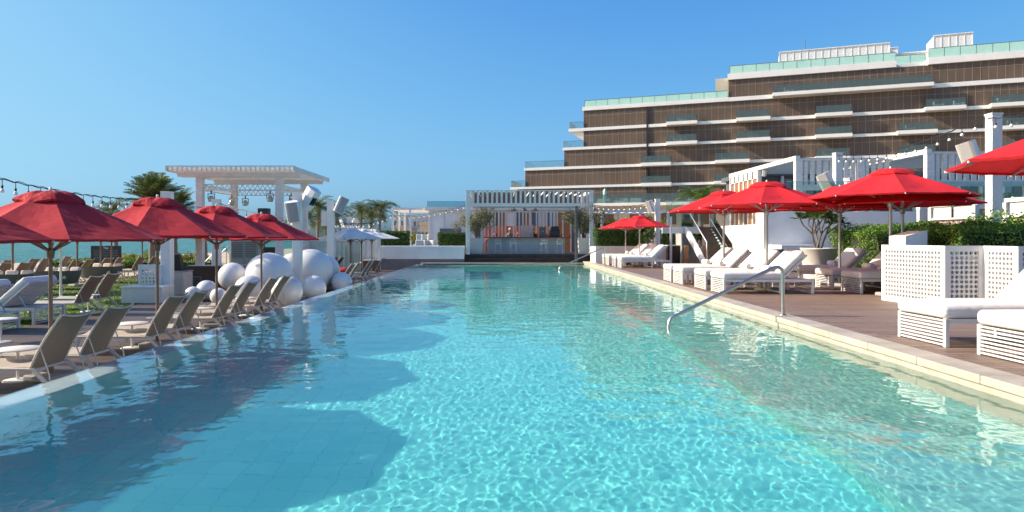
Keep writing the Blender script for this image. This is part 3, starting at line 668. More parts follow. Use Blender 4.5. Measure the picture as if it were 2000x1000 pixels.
# side tables
def build_table(r=.31, h=.50):
    def f():
        o = thing('side_table', '', 'side table')
        t = MB(); t.lathe([(.001, h), (r-.01, h), (r, h-.008), (r-.01, h-.022), (.001, h-.024)], 28); part('table_top', t, 'white', o)
        p = MB(); p.tube([(0, 0, .02), (0, 0, h-.02)], .022, 10); part('pole', p, 'white', o)
        b = MB(); b.lathe([(.001, .026), (r*.62, .018), (r*.66, .006), (r*.66, .0)], 24); part('base', b, 'white', o); return o
    return f
tb = Proto(build_table())
GT = 'round white side tables between the sling loungers'
for u, Y, l in ((35, 10.5, 'round white side table between the two nearest sling loungers'), (258, 13.6, 'round white side table between the third and fourth sling loungers'), (392, 16.5, 'round white side table between the fifth and sixth sling loungers'), (482, 19.3, 'round white side table between the seventh and eighth sling loungers')):
    tb.put(l, (X(u, Y)-.0, Y, DL), 0, GT)
tb.put('small white side table between the pair of lawn loungers', (X(172, 20.3), 20.3, DL), 0, GT); tb.put('small white side table at far left behind the nearest lounger row', (X(2, 14.3), 14.3, DL), 0, GT)
def low_table():
    o = thing('low_table', '', 'low table'); t = MB(); t.rbox(-.45, .45, -.3, .3, .36, .42, .02); part('table_top', t, 'white', o)
    for a in (-1, 1):
        for c in (-1, 1):
            b = MB(); b.box(a*.38-.025, a*.38+.025, c*.23-.025, c*.23+.025, 0, .362); part('leg', b, 'white', o)
    return o
lt = Proto(low_table)
for x, y, l in ((7.35, 24.6, 'low white table between the two far first-row daybeds'), (7.55, 20.77, 'low white table between the two near first-row daybeds'), (11.5, 20.95, 'low white table between the second-row daybeds'), (11.4, 22.9, 'low white table before the cream planter'), (7.6, 38.9, 'small white table among the far daybeds')):
    lt.put(l, (x, y, DR), 0, 'low white tables between the daybeds', 1.35)

# ------------------------------------------------------------------ white inflatable balls
balls = [(454, 540, 27, 24.8, 'white ball left of the largest one, upper row'), (526, 543, 46.5, 24.3, 'largest white ball in the sunlit cluster'), (404, 577, 20, 24.0, 'small white ball beside the dark wood cabinet'), (377, 585, 15, 23.5, 'smallest white ball, behind the fourth lounger back'),
         (487, 577, 28, 22.9, 'white ball behind the sixth lounger back'), (427, 590, 16, 22.6, 'little white ball behind the third parasol pole'), (561, 577, 30, 21.9, 'white ball at the pool edge right of the last lounger'), (607, 543, 43, 27.5, 'huge shaded ball right of the white pillar'),
         (628, 540, 36, 28.9, 'second big shaded ball right of the white pillar'), (613, 572, 24, 24.2, 'shaded ball sitting at the pool edge'), (668, 561, 20, 27.4, 'small shaded ball farthest right at the pool edge'), (572, 520, 26, 27.3, 'white ball mostly hidden behind the white pillar')]
for i, (u, v, rp_, Y, l) in enumerate(balls):
    r = rp_*Y/1333; zc = max(Z(v, Y), DL+r*.96); b = MB(); b.ball((0, 0, 0), r, 32, 22)
    o = solo('inflatable_ball', b, 'ball', 'glossy '+l, 'inflatable ball', (min(X(u, Y), -6.0-r*.72), Y, zc), 0, 'white inflatable balls piled at the pool edge'); o.rotation_euler = (i, i*.7, 0)
    vb = MB(); vb.lathe([(.03, r-.004), (.02, r+.012), (.001, r+.014)], 10); part('valve', vb, 'ball', o)

# ------------------------------------------------------------------ plants
def hedge(label, x0, x1, y0, y1, z0, z1, size, n, m='hedge', seed=1, lump=.06, cat='hedge', name='hedge', ztop=None):
    rng = np.random.default_rng(seed); o = thing(name, label, cat, ((x0+x1)/2, (y0+y1)/2, z0)); W_, D_, H_ = x1-x0, y1-y0, z1-z0
    areas = np.array([W_*D_, W_*H_, W_*H_*.6, D_*H_, D_*H_]); f = rng.choice(5, n, p=areas/areas.sum()); a, b = rng.uniform(-.5, .5, n), rng.uniform(-.5, .5, n)
    C = np.zeros((n, 3)); N = np.zeros((n, 3))
    for k, (ax, sg) in enumerate(((2, 1), (1, -1), (1, 1), (0, -1), (0, 1))):
        q = f == k; N[q, ax] = sg
        if ax == 2: C[q] = np.stack([a[q]*W_, b[q]*D_, np.full(q.sum(), H_)], 1)
        elif ax == 1: C[q] = np.stack([a[q]*W_, np.full(q.sum(), sg*D_/2), (b[q]+.5)*H_], 1)
        else: C[q] = np.stack([np.full(q.sum(), sg*W_/2), a[q]*D_, (b[q]+.5)*H_], 1)
    bump = lump*(np.sin(C[:, 0]*3.1+seed)+np.sin(C[:, 1]*2.7+seed*2)+np.sin(C[:, 2]*4.3+C[:, 0]*2)) + rng.normal(0, lump*.5, n)
    C += N*bump[:, None]; C[:, 2] = np.maximum(C[:, 2], .02)
    N[:, 2] += .35
    part('foliage', leaves('foliage', C, N, size, rng, m, .55, .75), m, o)
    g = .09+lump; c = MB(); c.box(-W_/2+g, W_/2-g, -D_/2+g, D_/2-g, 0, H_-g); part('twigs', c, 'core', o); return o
def blob_bush(label, x, y, z, rx, rz_, size, n, m, seed, name='shrub', cat='shrub', stems=5, h0=.2, group=None, aspect=.45, clumps=9):
    rng = np.random.default_rng(seed); o = thing(name, label, cat, (x, y, z), 0, group)
    cc = rng.normal(0, .5, (clumps, 3))*[rx, rx, rz_*.55]; cc[:, 2] += rz_+h0; cr = rng.uniform(.25, .5, clumps)*min(rx, rz_)*1.3
    k = rng.integers(0, clumps, n); d = rng.normal(0, 1, (n, 3)); d /= np.linalg.norm(d, axis=1)[:, None]; C = cc[k]+d*(cr[k]*rng.uniform(.3, 1.1, n)**.6)[:, None]; C[:, 2] = np.maximum(C[:, 2], .05)
    part('crown', leaves('crown', C, d+[0, 0, .4], size, rng, m, aspect, .6), m, o)
    s = MB()
    for i in range(stems):
        t = cc[i % clumps]; s.tube([(rng.normal(0, .03), rng.normal(0, .03), 0), (t[0]*.4, t[1]*.4, t[2]*.5), tuple(t)], [.028, .02, .008], 6)
    part('stem', s, 'bark2', o); return o
def palm(label, x, y, z, h, L, nf=22, seed=1, m='palm', up=.6, tr=.16, wind=(.12, 0), cat='palm tree', name='palm_tree', group=None, nl=30, trunk=True):
    rng = np.random.default_rng(seed); o = thing(name, label, cat, (x, y, z), 0, group); lean = rng.normal(0, .04, 2)*h
    if trunk:
        t = MB(); pts = [(lean[0]*(i/12)**2, lean[1]*(i/12)**2, h*i/12) for i in range(13)]
        t.tube(pts, [tr*(1.35-.55*(i/12)**.5+.06*(i % 2)) for i in range(13)], 12); part('trunk', t, 'bark', o)
    V = []; F = []; n = 0; q = MB()
    for k in range(nf):
        a = 2.399*k+rng.normal(0, .2); el0 = R(84)-(k/nf)*(R(82+18)*(1.25-up) if up < 1 else R(68))+rng.normal(0, .1); LL = L*rng.uniform(.85, 1.1)*(1 if up < 1 else .62+.42*math.sin(max(0, el0)))
        p = np.array([lean[0], lean[1], h]); el = el0; pts = [p.copy()]; dirs = []
        for i in range(12):
            d = np.array([math.cos(a)*math.cos(el)+wind[0]*i/8, math.sin(a)*math.cos(el)+wind[1]*i/8, math.sin(el)]); d /= np.linalg.norm(d); dirs.append(d)
            p = p+d*LL/12; pts.append(p.copy()); el -= R((5+7*(1-up) if up < 1 else 1.6)+rng.uniform(0, 3))
        q.tube([tuple(v) for v in pts[::3]], [.022, .016, .012, .008, .004][:len(pts[::3])], 5)
        for j in range(nl):
            t = .10+.9*j/nl; i = min(11, int(t*12)); fr = t*12-i; c = pts[i]*(1-fr)+pts[i+1]*fr; d = dirs[i]
            s = np.cross(d, [0, 0, 1]); s /= np.linalg.norm(s)+1e-6; u = np.cross(s, d); ll = LL*.30*math.sin(PI*min(1, t*.9+.12))**.6+.05
            for sg in (-1, 1):
                g = d*.75+s*sg*.75+u*rng.uniform(-.1, .35); g /= np.linalg.norm(g); g2 = g+np.array([0, 0, -.35]); w = d*.022*(L/1.7)
                V += [c-w, c+w, c+g*ll*.55+w*.8, c+g*ll*.55-w*.8, c+g*ll*.55+g2*ll*.45]; F += [(n, n+1, n+2, n+3), (n+3, n+2, n+4, n+4)]; n += 5
    me = bpy.data.meshes.new('crown'); me.from_pydata([tuple(v) for v in V], [], [f if f[2] != f[3] else f[:3] for f in F]); me.materials.append(M[m]); part('crown', me, m, o)
    part('frond_stalks', q, 'bark2', o); return o
palm('tall palm with upright bushy fronds left of the white stage pergola', X(297, 50), 50, DL, 4.6, 2.6, 56, 3, up=1.02, tr=.19, wind=(.03, 0), nl=36)
palm('palm right behind the tall one, its crown beside the pergola roof', X(343, 53), 53, DL, 3.9, 2.5, 48, 5, up=1.01, tr=.17, wind=(.12, 0), nl=34)
palm('drooping yellowish palm low over the sea behind the string lights', X(228, 60), 60, DL, 4.2, 2.9, 18, 8, up=.3, tr=.16)
palm('small palm crown between the second pillar and the pergola post', X(402, 56), 56, DL, 2.9, 1.9, 16, 9, up=.6, tr=.14)
GP = 'palms in a row beyond the ribbed fence'
for i, (u, Y, h, L, l) in enumerate(((598, 70, 4.0, 2.4, 'leftmost, behind the lowest speakers'), (620, 74, 5.2, 2.7, 'left of the speaker pillar'), (657, 76, 4.4, 2.8, 'right of the speaker pillar'), (704, 80, 5.0, 2.6, 'with its crown above the white parasols'), (722, 84, 4.6, 2.5, 'tucked between two taller crowns'), (741, 80, 5.3, 2.9, 'rightmost, by the white pergola'), (640, 82, 3.6, 2.6, 'lowest, behind the speaker pillar'))):
    palm('palm beyond the fence, '+l, X(u, Y), Y, DL, h, L, 24, 20+i, up=.55, tr=.17, group=GP, nl=24)
palm('bright green palm on the terrace above the stairs', X(1368, 47), 47, 2.45, 1.7, 2.1, 20, 41, 'palm_bright', up=.8, tr=.15)
palm('bright green palm with patterned trunk beside the stair top', X(1393, 45), 45, 2.45, 1.5, 1.9, 20, 42, 'palm_bright', up=.7, tr=.16)
palm('small palm behind the white cabanas at the stage', X(575, 66), 66, DL, 3.2, 2.0, 16, 43, up=.5, tr=.14)
hedge('low clipped green hedge on the sand below the black sign', -31, -25.2, 46.2, 47.6, DL, .25, .12, 4200, 'hedge_bright', 1)
for i, (u, Y, rx, m, l) in enumerate(((247, 54, 1.0, 'yellowleaf', 'yellow green leafy shrub right of the black sign'), (268, 55, .9, 'yellowleaf', 'yellow flowering shrub left of the tall palm trunk'), (287, 53, .8, 'hedge_bright', 'green shrub at the foot of the tall palm'), (345, 55, 1.1, 'yellowleaf', 'yellow shrub seen right of the first white pillar'), (365, 56, 1.0, 'hedge', 'dark red and green shrub before the sea'), (382, 57, 1.0, 'hedge', 'low dark shrub left of the pergola front post'))):
    blob_bush(l, X(u, Y), Y, DL, rx, .5, .13, 1100, m, 60+i, h0=.05)
hedge('long low green hedge between the white pillar and the pergola post', -27.5, -21, 50, 51.5, DL, .1, .12, 3000, 'hedge_bright', 2)
hedge('dark clipped hedge on the long white wall, left block', X(738, 48.6), X(797, 48.6), 48.0, 49.4, 1.15, 2.25, .10, 5200, 'hedge', 3, .02)
hedge('dark clipped hedge on the long white wall, right block beside the bar', X(858, 48.6), X(912, 48.6), 47.9, 49.2, 1.15, 2.12, .10, 5000, 'hedge', 4, .02)
hedge('dark clipped hedge in the low planter behind the far red parasols', X(1163, 44), X(1256, 44), 43.5, 45, 1.1, 2.35, .10, 8000, 'hedge', 5, .03)
hedge('short dark clipped hedge right of the far speaker pillar', X(1289, 44), X(1313, 44), 43.6, 45, 1.1, 2.3, .10, 2600, 'hedge', 6, .03)
hedge('yellow green hedge beside the parasols, lit side to the pool', 13.3, 14.7, 18.7, 26.5, DR, 2.0, .085, 22000, 'hedge_bright', 7, .09)
hedge('shaded hedge running across behind the second-row daybeds', 13.5, 20, 26.7, 28.2, DR, 2.22, .09, 14000, 'hedge_bright', 8, .07)
hedge('thick hedge directly behind the perforated screen, at the right edge', 11.35, 19.5, 16.9, 18.4, DR, 2.08, .065, 34000, 'hedge_bright', 9, .08)
blob_bush('bright big-leaved bush by the tall right pillar', 15.4, 21.6, DR, .9, 1.2, .16, 1800, 'hedge_bright', 71, h0=.5)
blob_bush('green bush at the right edge above the hedge', 17.8, 21.8, DR, .9, 1.15, .16, 1700, 'hedge_bright', 72, h0=.6)
hedge('leafy planting along the terrace edge behind the cabanas', 23.0, 34, 33.9, 34.7, 3.1, 3.75, .14, 5200, 'hedge_bright', 10, .12)
hedge('strip of shrubs on the podium behind the far white pergola', X(1160, 52), X(1300, 52), 52, 53, 1.6, 3.1, .13, 3500, 'yellowleaf', 11, .1)

# potted plants
def pot(mb, r, h, k=.8): mb.lathe([(.001, 0), (r*k, 0), (r*k, .02), (r, h-.06), (r+.02, h-.05), (r+.02, h), (r-.05, h), (r-.05, h-.08), (.001, h-.08)], 32)
o = thing('planter', 'large round cream planter behind the second-row daybeds', 'planter', (12.55, 26.9, DR)); b = MB(); pot(b, .66, 1.2, .82); part('pot', b, 'planter', o); b = MB(); b.lathe([(.001, 1.135), (.60, 1.135)], 20); part('soil', b, 'soil', o)
t = thing('frangipani_tree', 'frangipani with bare branching stems and leaf rosettes in the cream planter', 'tree', (12.55, 26.9, DR+1.12))
rng = np.random.default_rng(12); tips = []; br = MB()
def grow(p, d, L, r, k):
    q = p+d*L; br.tube([tuple(p), tuple(p+d*L*.5+rng.normal(0, .02, 3)), tuple(q)], [r, r*.85, r*.75], 7)
    if k == 0: tips.append(q); return
    for j in range(3 if k > 1 else 2):
        e = d+rng.normal(0, .55, 3)*[1, 1, .35]; e[2] = abs(e[2])*.7+.35; e /= np.linalg.norm(e); grow(q, e, L*.72, r*.68, k-1)
for j in range(4):
    d = np.array([math.cos(j*1.7)*.35, math.sin(j*1.7)*.35, 1.]); d /= np.linalg.norm(d); grow(np.array([.08*math.cos(j), .08*math.sin(j), 0]), d, .66, .045, 2)
part('trunk', br, 'bark2', t); V = []; F = []; n = 0
for p in tips:
    for k in range(15):
        a = 2.4*k+rng.normal(0, .3); e = rng.uniform(.0, 1.1); d = np.array([math.cos(a)*math.cos(e), math.sin(a)*math.cos(e), math.sin(e)]); s = np.cross(d, [0, 0, 1]); s /= np.linalg.norm(s); L = rng.uniform(.26, .46); w = L*.17
        p0 = p+d*.03; m1 = p0+d*L*.5-np.array([0, 0, .0]); e1 = p0+d*L-np.array([0, 0, .07])
        V += [p0, m1+s*w, m1-s*w, e1]; V[-3][2] += .0; F.append((n, n+1, n+3, n+2)); n += 4
me = bpy.data.meshes.new('crown'); me.from_pydata([tuple(v) for v in V], [], F); me.materials.append(M['frangi']); part('crown', me, 'frangi', t)
o = thing('planter', 'white ribbed round planter behind the far daybeds', 'planter', (X(1264, 40.5), 40.5, DR)); b = MB(); b.lathe([(.001, 0), (.34, 0), (.42, .3), (.45, .34), (.46, .62), (.5, .66), (.52, .98), (.46, .98), (.44, .9), (.001, .9)], 28); part('pot', b, 'white', o)
blob_bush('leafy dark green bush in the white ribbed planter', X(1264, 40.5), 40.5, DR+.9, .75, 1.0, .17, 1500, 'frangi', 75, 'potted_bush', 'bush', h0=.25)
for (u, pm, l1, l2, sc, sd) in ((931, 'grey_plaster', 'grey square planter at the left end of the bar', 'olive tree in the grey planter at the left end of the bar', 1.0, 81), (1140, 'planter', 'tall cream planter at the right end of the bar', 'olive tree in the cream planter at the right end of the bar', .85, 82)):
    Y = 48.0; x = X(u, Y); o = thing('planter', l1, 'planter', (x, Y, .65)); b = MB()
    w, k = .52*sc, .40*sc; h = 1.12; b.add([(-k, -k, 0), (k, -k, 0), (k, k, 0), (-k, k, 0), (-w, -w, h), (w, -w, h), (w, w, h), (-w, w, h)], [(0, 1, 5, 4), (1, 2, 6, 5), (2, 3, 7, 6), (3, 0, 4, 7), (3, 2, 1, 0)]); part('pot', b, pm, o)
    b = MB(); b.box(-w+.03, w-.03, -w+.03, w-.03, h-.08, h-.02); part('soil', b, 'soil', o)
    blob_bush(l2, x, Y, .65+h-.05, 1.2*sc**.5, 1.05, .15, 5600, 'olive', sd, 'olive_tree', 'tree', stems=12, h0=.25, aspect=.36, clumps=22)

# ------------------------------------------------------------------ bar at the end of the pool
b = MB(); b.box(-2.45, 6.5, 46.48, 54, .0, .17); b.box(-2.45, 6.5, 46.75, 54, .172, .40); b.box(-2.45, 6.5, 47.05, 54, .402, .64); solo('bar_platform', b, 'darkwood', 'dark stepped timber platform carrying the pool bar', 'platform')
bar = thing('bar_pergola', 'white slatted timber pergola of the pool bar at the far pool end', 'pergola', (0, 0, 0)); y0 = 46.95
for x in (-2.36, 6.15):
    b = MB(); b.box(x, x+.27, y0, y0+.3, .64, 5.0); part('post', b, 'white_wood', bar, .01)
    b = MB(); b.box(x, x+.27, 51.8, 52.1, .64, 5.0); part('post', b, 'white_wood', bar, .01)
b = MB(); b.box(-2.09, 6.15, y0+.03, y0+.27, 3.93, 4.17); part('beam', b, 'white_wood', bar); b = MB(); b.box(-2.36, 6.42, y0+.0, y0+.3, 5.003, 5.06); part('beam', b, 'white_wood', bar)
for x in (-2.36, 6.2): b = MB(); b.box(x, x+.2, y0+.3, 51.8, 4.75, 4.99); part('beam', b, 'white_wood', bar)
for i in range(25):
    x = -1.93+i*.327; b = MB(); b.box(x, x+.14, y0+.06, y0+.22, 4.172, 5.0); part('upper_slat', b, 'white_wood', bar)
for i in range(17):
    x = -2.0+i*.5; b = MB(); b.bar((x, y0+.3, 4.93), (x, 51.85, 4.93), .05, .10); part('roof_slat', b, 'white_wood', bar)
for i in range(24):
    if i in (9, 10, 16): continue
    x = -1.75+i*.262; w = .18 if i in (4, 21) else .10; b = MB(); b.box(x, x+w, 51.7, 51.8, .64, 3.98); part('rear_slat', b, 'white_wood', bar)
b = MB(); b.box(-2.1, 6.15, 51.68, 51.82, 3.98, 4.08); part('beam', b, 'white_wood', bar)
b = MB(); b.box(-2.1, 6.15, 52.2, 52.24, 4.05, 5.26); part('rear_fascia', b, 'bar_timber', bar)
ct = thing('bar_counter', 'grey bar counter with a red-brown timber top under the slatted pergola', 'bar', (0, 0, .64)); b = MB(); b.box(-.85, 4.62, 48.7, 49.3, 0, 1.12); part('front', b, 'grey_plaster', ct)
b = MB(); b.box(-1.15, 5.0, 48.3, 49.5, 1.122, 1.19); part('counter_top', b, 'brownwood', ct, .008)
def stool():
    o = thing('bar_stool', '', 'bar stool'); s = MB(); s.rbox(-.2, .2, -.2, .2, .70, .74, .02); part('seat', s, 'white', o)
    for a in (-1, 1):
        for c in (-1, 1): l = MB(); l.tube([(a*.17, c*.17, .70), (a*.22, c*.23, 0)], .014, 6); part('leg', l, 'white', o)
    f = MB(); f.tube([(-.2, -.2, .22), (.2, -.2, .22), (.2, .2, .22), (-.2, .2, .22), (-.2, -.2, .22)], .011, 6); part('footrest', f, 'white', o)
    k = MB(); k.tube([(-.18, -.2, .72), (-.2, -.22, 1.02), (0, -.25, 1.10), (.2, -.22, 1.02), (.18, -.2, .72)], .014, 6)
    for i in range(7): x = -.15+i*.05; k.tube([(x, -.205, .74), (x, -.235, 1.06-abs(x)*.2)], .006, 5)
    part('backrest', k, 'white', o); return o
bs = Proto(stool)
for u, l in ((973, 'leftmost bar stool, standing before the grey counter'), (1003, 'second bar stool from the left, before the white shower-like post'), (1062, 'third bar stool from the left, before the black appliance'), (1093, 'rightmost bar stool, beside the dark grey column')): bs.put(l, (X(u, 48.0), 48.0, .64), R(180 if False else 0)+R(random.uniform(-12, 12)), 'cream bar stools')
b = MB(); b.box(-.085, .085, -.085, .085, 0, 3.75); b.box(-.11, .11, -.11, .11, 3.752, 3.85); solo('dark_column', b, 'grey_metal', 'slim dark grey column in front of the right end of the bar', 'column', (X(1125.5, 46.3), 46.3, .09), bevel=.01)
b = MB(); b.box(-.05, .05, -.05, .05, 0, 2.75); solo('white_post', b, 'white', 'short white post rising behind the bar counter', 'post', (X(1003, 50), 50, .64))
b = MB()
for i in range(8): x = -.42+i*.12; b.box(x, x+.095, -.02, .02, 0, 2.05+.04*(i % 2))
b.box(-.42, .5, -.035, -.021, .5, .6); b.box(-.42, .5, -.035, -.021, 1.5, 1.6); solo('picket_screen', b, 'grey_plaster', 'pale grey picket screen standing in the middle of the bar', 'screen', (X(1028, 50), 50, .64))
b = MB(); b.rbox(-.24, .24, -.15, .15, 0, .72, .02); o = solo('menu_board', b, 'grey_metal', 'upright dark board on the bar counter', 'board', (X(1059, 48.9), 48.9, 1.833)); b = MB(); b.lathe([(.001, 0), (.03, 0)], 12); b.xf(Matrix.Translation((.06, -.153, .42)) @ Matrix.Rotation(R(90), 4, 'X')); part('badge', b, 'signtext', o)
b = MB(); b.rbox(-.36, .36, -.25, .25, 0, .55, .05); b.rbox(-.30, .30, -.22, .22, .5, .78, .1); solo('coffee_machine', b, 'black', 'black machine on the right half of the bar counter', 'appliance', (X(1083, 48.9), 48.9, 1.833))
for i, (u, c) in enumerate(((1049, 'black'), (1068, 'black'), (1072, 'grey_metal'), (1097, 'black'), (1113, 'redcloth'))):
    b = MB(); b.lathe([(.001, 0), (.045, 0), (.045, .2), (.015, .27), (.015, .34), (.001, .34)], 10); solo('bottle', b, c, ['black bottle left of the dark board', 'dark bottle right of the dark board', 'grey bottle beside the black machine', 'black bottle at the right of the black machine', 'red bottle at the right end of the bar counter'][i], 'bottle', (X(u, 48.6), 48.6, 1.833), 0, 'bottles on the bar')
for u, l in ((1003, 'left'), (1024, 'middle'), (1045, 'right')):
    o = thing('pendant_lamp', 'dark round pendant lamp under the bar roof, %s of three' % l, 'lamp', (X(u, 49.6), 49.6, 3.75), 0, 'pendant lamps of the bar'); b = MB(); b.lathe([(.001, .2), (.06, .2), (.2, .05), (.21, 0), (.19, 0), (.05, .17)], 18); part('lamp_shade', b, 'grey_metal', o); b = MB(); b.tube([(0, 0, .2), (0, 0, 1.1)], .01, 5); part('cord', b, 'black', o)
# people behind the counter: two in caps, only head and shoulders over the counter
def person(x, y, z, label, shirt, cap, hair=None):
    o = thing('person', label, 'person', (x, y, z)); b = MB()
    prof = [(.09, 0), (.10, .45), (.13, .8), (.17, .92), (.155, 1.1), (.19, 1.32), (.2, 1.42), (.14, 1.5), (.058, 1.54), (.052, 1.60), (.075, 1.63), (.095, 1.70), (.098, 1.76), (.08, 1.83), (.04, 1.86), (.001, 1.865)]
    b.lathe(prof, 20, squash=.72); b.tube([(-.2, 0, 1.4), (-.27, -.04, 1.12), (-.18, -.24, .98), (-.12, -.33, 1.0)], [.052, .042, .034, .028], 8); b.tube([(.2, 0, 1.4), (.27, -.04, 1.12), (.18, -.24, .98), (.12, -.33, 1.0)], [.052, .042, .034, .028], 8)
    b.ball((0, -.098, 1.715), .014, 8, 6); part('body', b, M_skin, o)
    s = MB(); s.lathe([(.19, .85), (.17, 1.1), (.205, 1.32), (.215, 1.42), (.15, 1.51), (.07, 1.545)], 20, squash=.76); s.tube([(-.2, 0, 1.41), (-.28, -.04, 1.14)], [.062, .055], 8); s.tube([(.2, 0, 1.41), (.28, -.04, 1.14)], [.062, .055], 8); part('shirt', s, shirt, o)
    h = MB(); h.lathe([(.104, 1.74), (.106, 1.79), (.085, 1.86), (.04, 1.89), (.001, 1.895)], 18, squash=.9); h.rbox(-.07, .07, -.2, -.06, 1.75, 1.765, .006); part('cap', h, cap, o); return o
M_skin = mat('skin', (.32, .19, .13), .6)
person(X(996, 50.4), 50.4, .64, 'person in a dark top and pale cap behind the bar counter, left', 'grey_metal', 'far_white'); person(X(1041, 50.8), 50.8, .64, 'person in black with a dark cap behind the bar counter, right', 'black', 'black')
# restaurant behind the bar
r = thing('restaurant_building', 'low white restaurant building with timber blinds behind the bar', 'building', (0, 0, 0))
b = MB(); b.box(-6.3, 8.4, 60, 75, -.4, 4.2); part('wall', b, 'plaster', r); b = MB(); b.box(-6.6, 8.6, 59.6, 75.2, 4.202, 4.48); part('roof', b, 'slab', r)
b = MB(); b.box(-6.4, -2.6, 59.7, 59.74, 4.482, 5.0); part('glass_rail', b, 'clear_blue', r)
bays = [(-5.3, -3.4, .6, 2.6, 'far_dark')]+[(-2.15+i*.70, -1.57+i*.70, .5, 4.0, 'far_dark shutter grey_metal shutter plaster far_dark shutter far_dark grey_plaster far_dark shutter shutter grey_metal far_dark'.split()[i]) for i in range(14)]
for x0, x1, z0, z1, m in bays:
    b = MB(); b.box(x0, x1, 59.9, 59.96, z0, z1); w = part('window', b, m, r); f = MB()
    for q in (x0-.05, x1): f.box(q, q+.05, 59.86, 59.97, z0, z1)
    f.box(x0-.05, x1+.05, 59.86, 59.97, z1, z1+.06); part('frame', f, 'white', w)
b = MB(); b.box(-1.4, 4.4, 56.5, 56.65, .64, 2.75); solo('painted_wall', b, 'mural', 'low wall painted in red and orange behind the bar', 'wall')
b = MB()
for i in range(9): b.ball((-1.1+i*.65, 56.38, 1.6+.5*math.sin(i*2)), .16, 10, 7)
solo('orange_flowers', b, 'flower', 'red round blossoms along the painted wall', 'flowers')
lw = thing('long_wall', 'long pale grey-white rendered wall left of the bar, dark plinth below', 'wall', (0, 0, 0)); b = MB(); b.box(X(740, 47), -2.46, 46.6, 49.8, .33, 1.22); part('wall_face', b, 'plaster', lw, .01); b = MB(); b.box(X(740, 47)-.02, -2.46, 46.58, 49.8, -.46, .328); part('plinth', b, 'dark_plinth', lw)
pw = thing('planter_wall', 'white planter wall under the dark hedge right of the bar', 'wall', (0, 0, 0)); b = MB(); b.box(X(1163, 43), X(1314, 43), 43, 45.4, DR, 1.22); part('wall_face', b, 'plaster', pw, .01)
b = MB(); b.box(X(1163, 43), X(1314, 43), 43.0-.03, 43.2, 1.222, 1.26); part('cap', b, 'white', pw)
# lounge pieces on the long wall roof deck
for i, (u, m, l) in enumerate(((820, 'far_white', 'white cushioned chair left on the raised terrace'), (833, 'far_white', 'white cushioned chair in the middle of the raised terrace'), (845, 'planter', 'cream cushioned chair right on the raised terrace'))):
    b = MB(); b.rbox(-.3, .3, -.3, .3, .0, .4, .06); b.rbox(-.3, .3, .15, .3, .3, .85, .06); solo('armchair', b, m, l, 'chair', (X(u, 52), 52, 1.2), R(30*i), 'chairs on the raised terrace')
b = MB(); b.box(-9.5, -2.6, 49.81, 60, -.4, 1.2); solo('raised_terrace', b, 'concrete', 'raised terrace floor behind the long wall', 'terrace')
blob_bush('red flowering plant in a pot on the raised terrace', X(805, 51), 51, 1.2, .32, .4, .12, 260, 'yellowleaf', 91, cat='plant', name='flowering_plant')

def open_pergola(label, x0, x1, y0, y1, zb, zt, pw_, ns, posts, name='pergola'):
    o = thing(name, label, 'pergola', (0, 0, 0))
    for (x, y) in posts: b = MB(); b.box(x-pw_/2, x+pw_/2, y-pw_/2, y+pw_/2, zb, zt-.2); part('post', b, 'white', o)
    for (p, q) in (((x0, y0), (x1, y0)), ((x0, y1), (x1, y1)), ((x0, y0), (x0, y1)), ((x1, y0), (x1, y1))): b = MB(); b.bar((*p, zt-.1), (*q, zt-.1), .1, .19); part('beam', b, 'white', o)
    for i in range(ns): x = x0+(x1-x0)*(i+.5)/ns; b = MB(); b.bar((x, y0+.06, zt-.06), (x, y1-.06, zt-.06), .05, .12); part('roof_slat', b, 'white', o)
    return o
open_pergola('slender white pergola with diagonal roof slats left of the bar', X(766, 60), X(866, 60), 60, 68, .0, 4.42, .17, 15, [(X(767, 60), 60), (X(801, 60), 60), (X(840, 60), 60), (X(865, 60), 60), (-9.5, 64), (-9.5, 67.9), (-5.05, 64), (-5.05, 67.9), (-5.05, 62), (-5.05, 66)])
open_pergola('low white pergola with glass roof behind the far red parasols', X(1175, 50), X(1305, 50), 50, 54, .2, 3.85, .16, 8, [(X(1176, 50), 50), (X(1207, 50), 50), (X(1305, 50), 50), (X(1250, 50), 50)])

# ------------------------------------------------------------------ left: stage pergola, pillars, speakers, strings
sp = thing('stage_pergola', 'tall white timber stage pergola with an overhanging slatted roof and lattice trusses', 'pergola', (0, 0, 0))
px0, px1, pyf, pyb = -14.5, -10.67, 33, 37.2
for x in (px0, px1):
    for y in (pyf, pyb): b = MB(); b.box(x-.16, x+.16, y-.16, y+.16, DL, 4.72); part('post', b, 'white_wood', sp, .01)
for y in (pyf-.2, pyf+.2, pyb-.2, pyb+.2): b = MB(); b.box(px0-1.0, px1+.95, y-.05, y+.05, 4.724, 4.92); part('beam', b, 'white_wood', sp)
for i in range(27):
    x = px0-1.05+i*(px1-px0+2.1)/26; b = MB(); b.box(x-.035, x+.035, pyf-1.1, pyb+1.05, 4.924, 5.10); part('roof_slat', b, 'white_wood', sp)
for x in (px0-1.09, px1+1.05): b = MB(); b.box(x-.03, x+.03, pyf-1.15, pyb+1.1, 4.90, 5.13); part('fascia', b, 'white_wood', sp)
for y in (pyf-1.15, pyb+1.1): b = MB(); b.box(px0-1.12, px1+1.08, y-.03, y+.03, 5.104, 5.16); part('fascia', b, 'white_wood', sp)
def truss(p, q, h, n, w=.03):
    b = MB(); p = Vector(p); q = Vector(q); u = Vector((0, 0, h))
    for s in (0, 1): b.bar(p+u*s, q+u*s, w*1.5, w*1.5)
    for i in range(n):
        a = p.lerp(q, i/n); c = p.lerp(q, (i+.5)/n); d = p.lerp(q, (i+1)/n); b.bar(a, c+u, w, w); b.bar(c+u, d, w, w)
    part('truss', b, 'white_wood', sp)
zt = 4.10
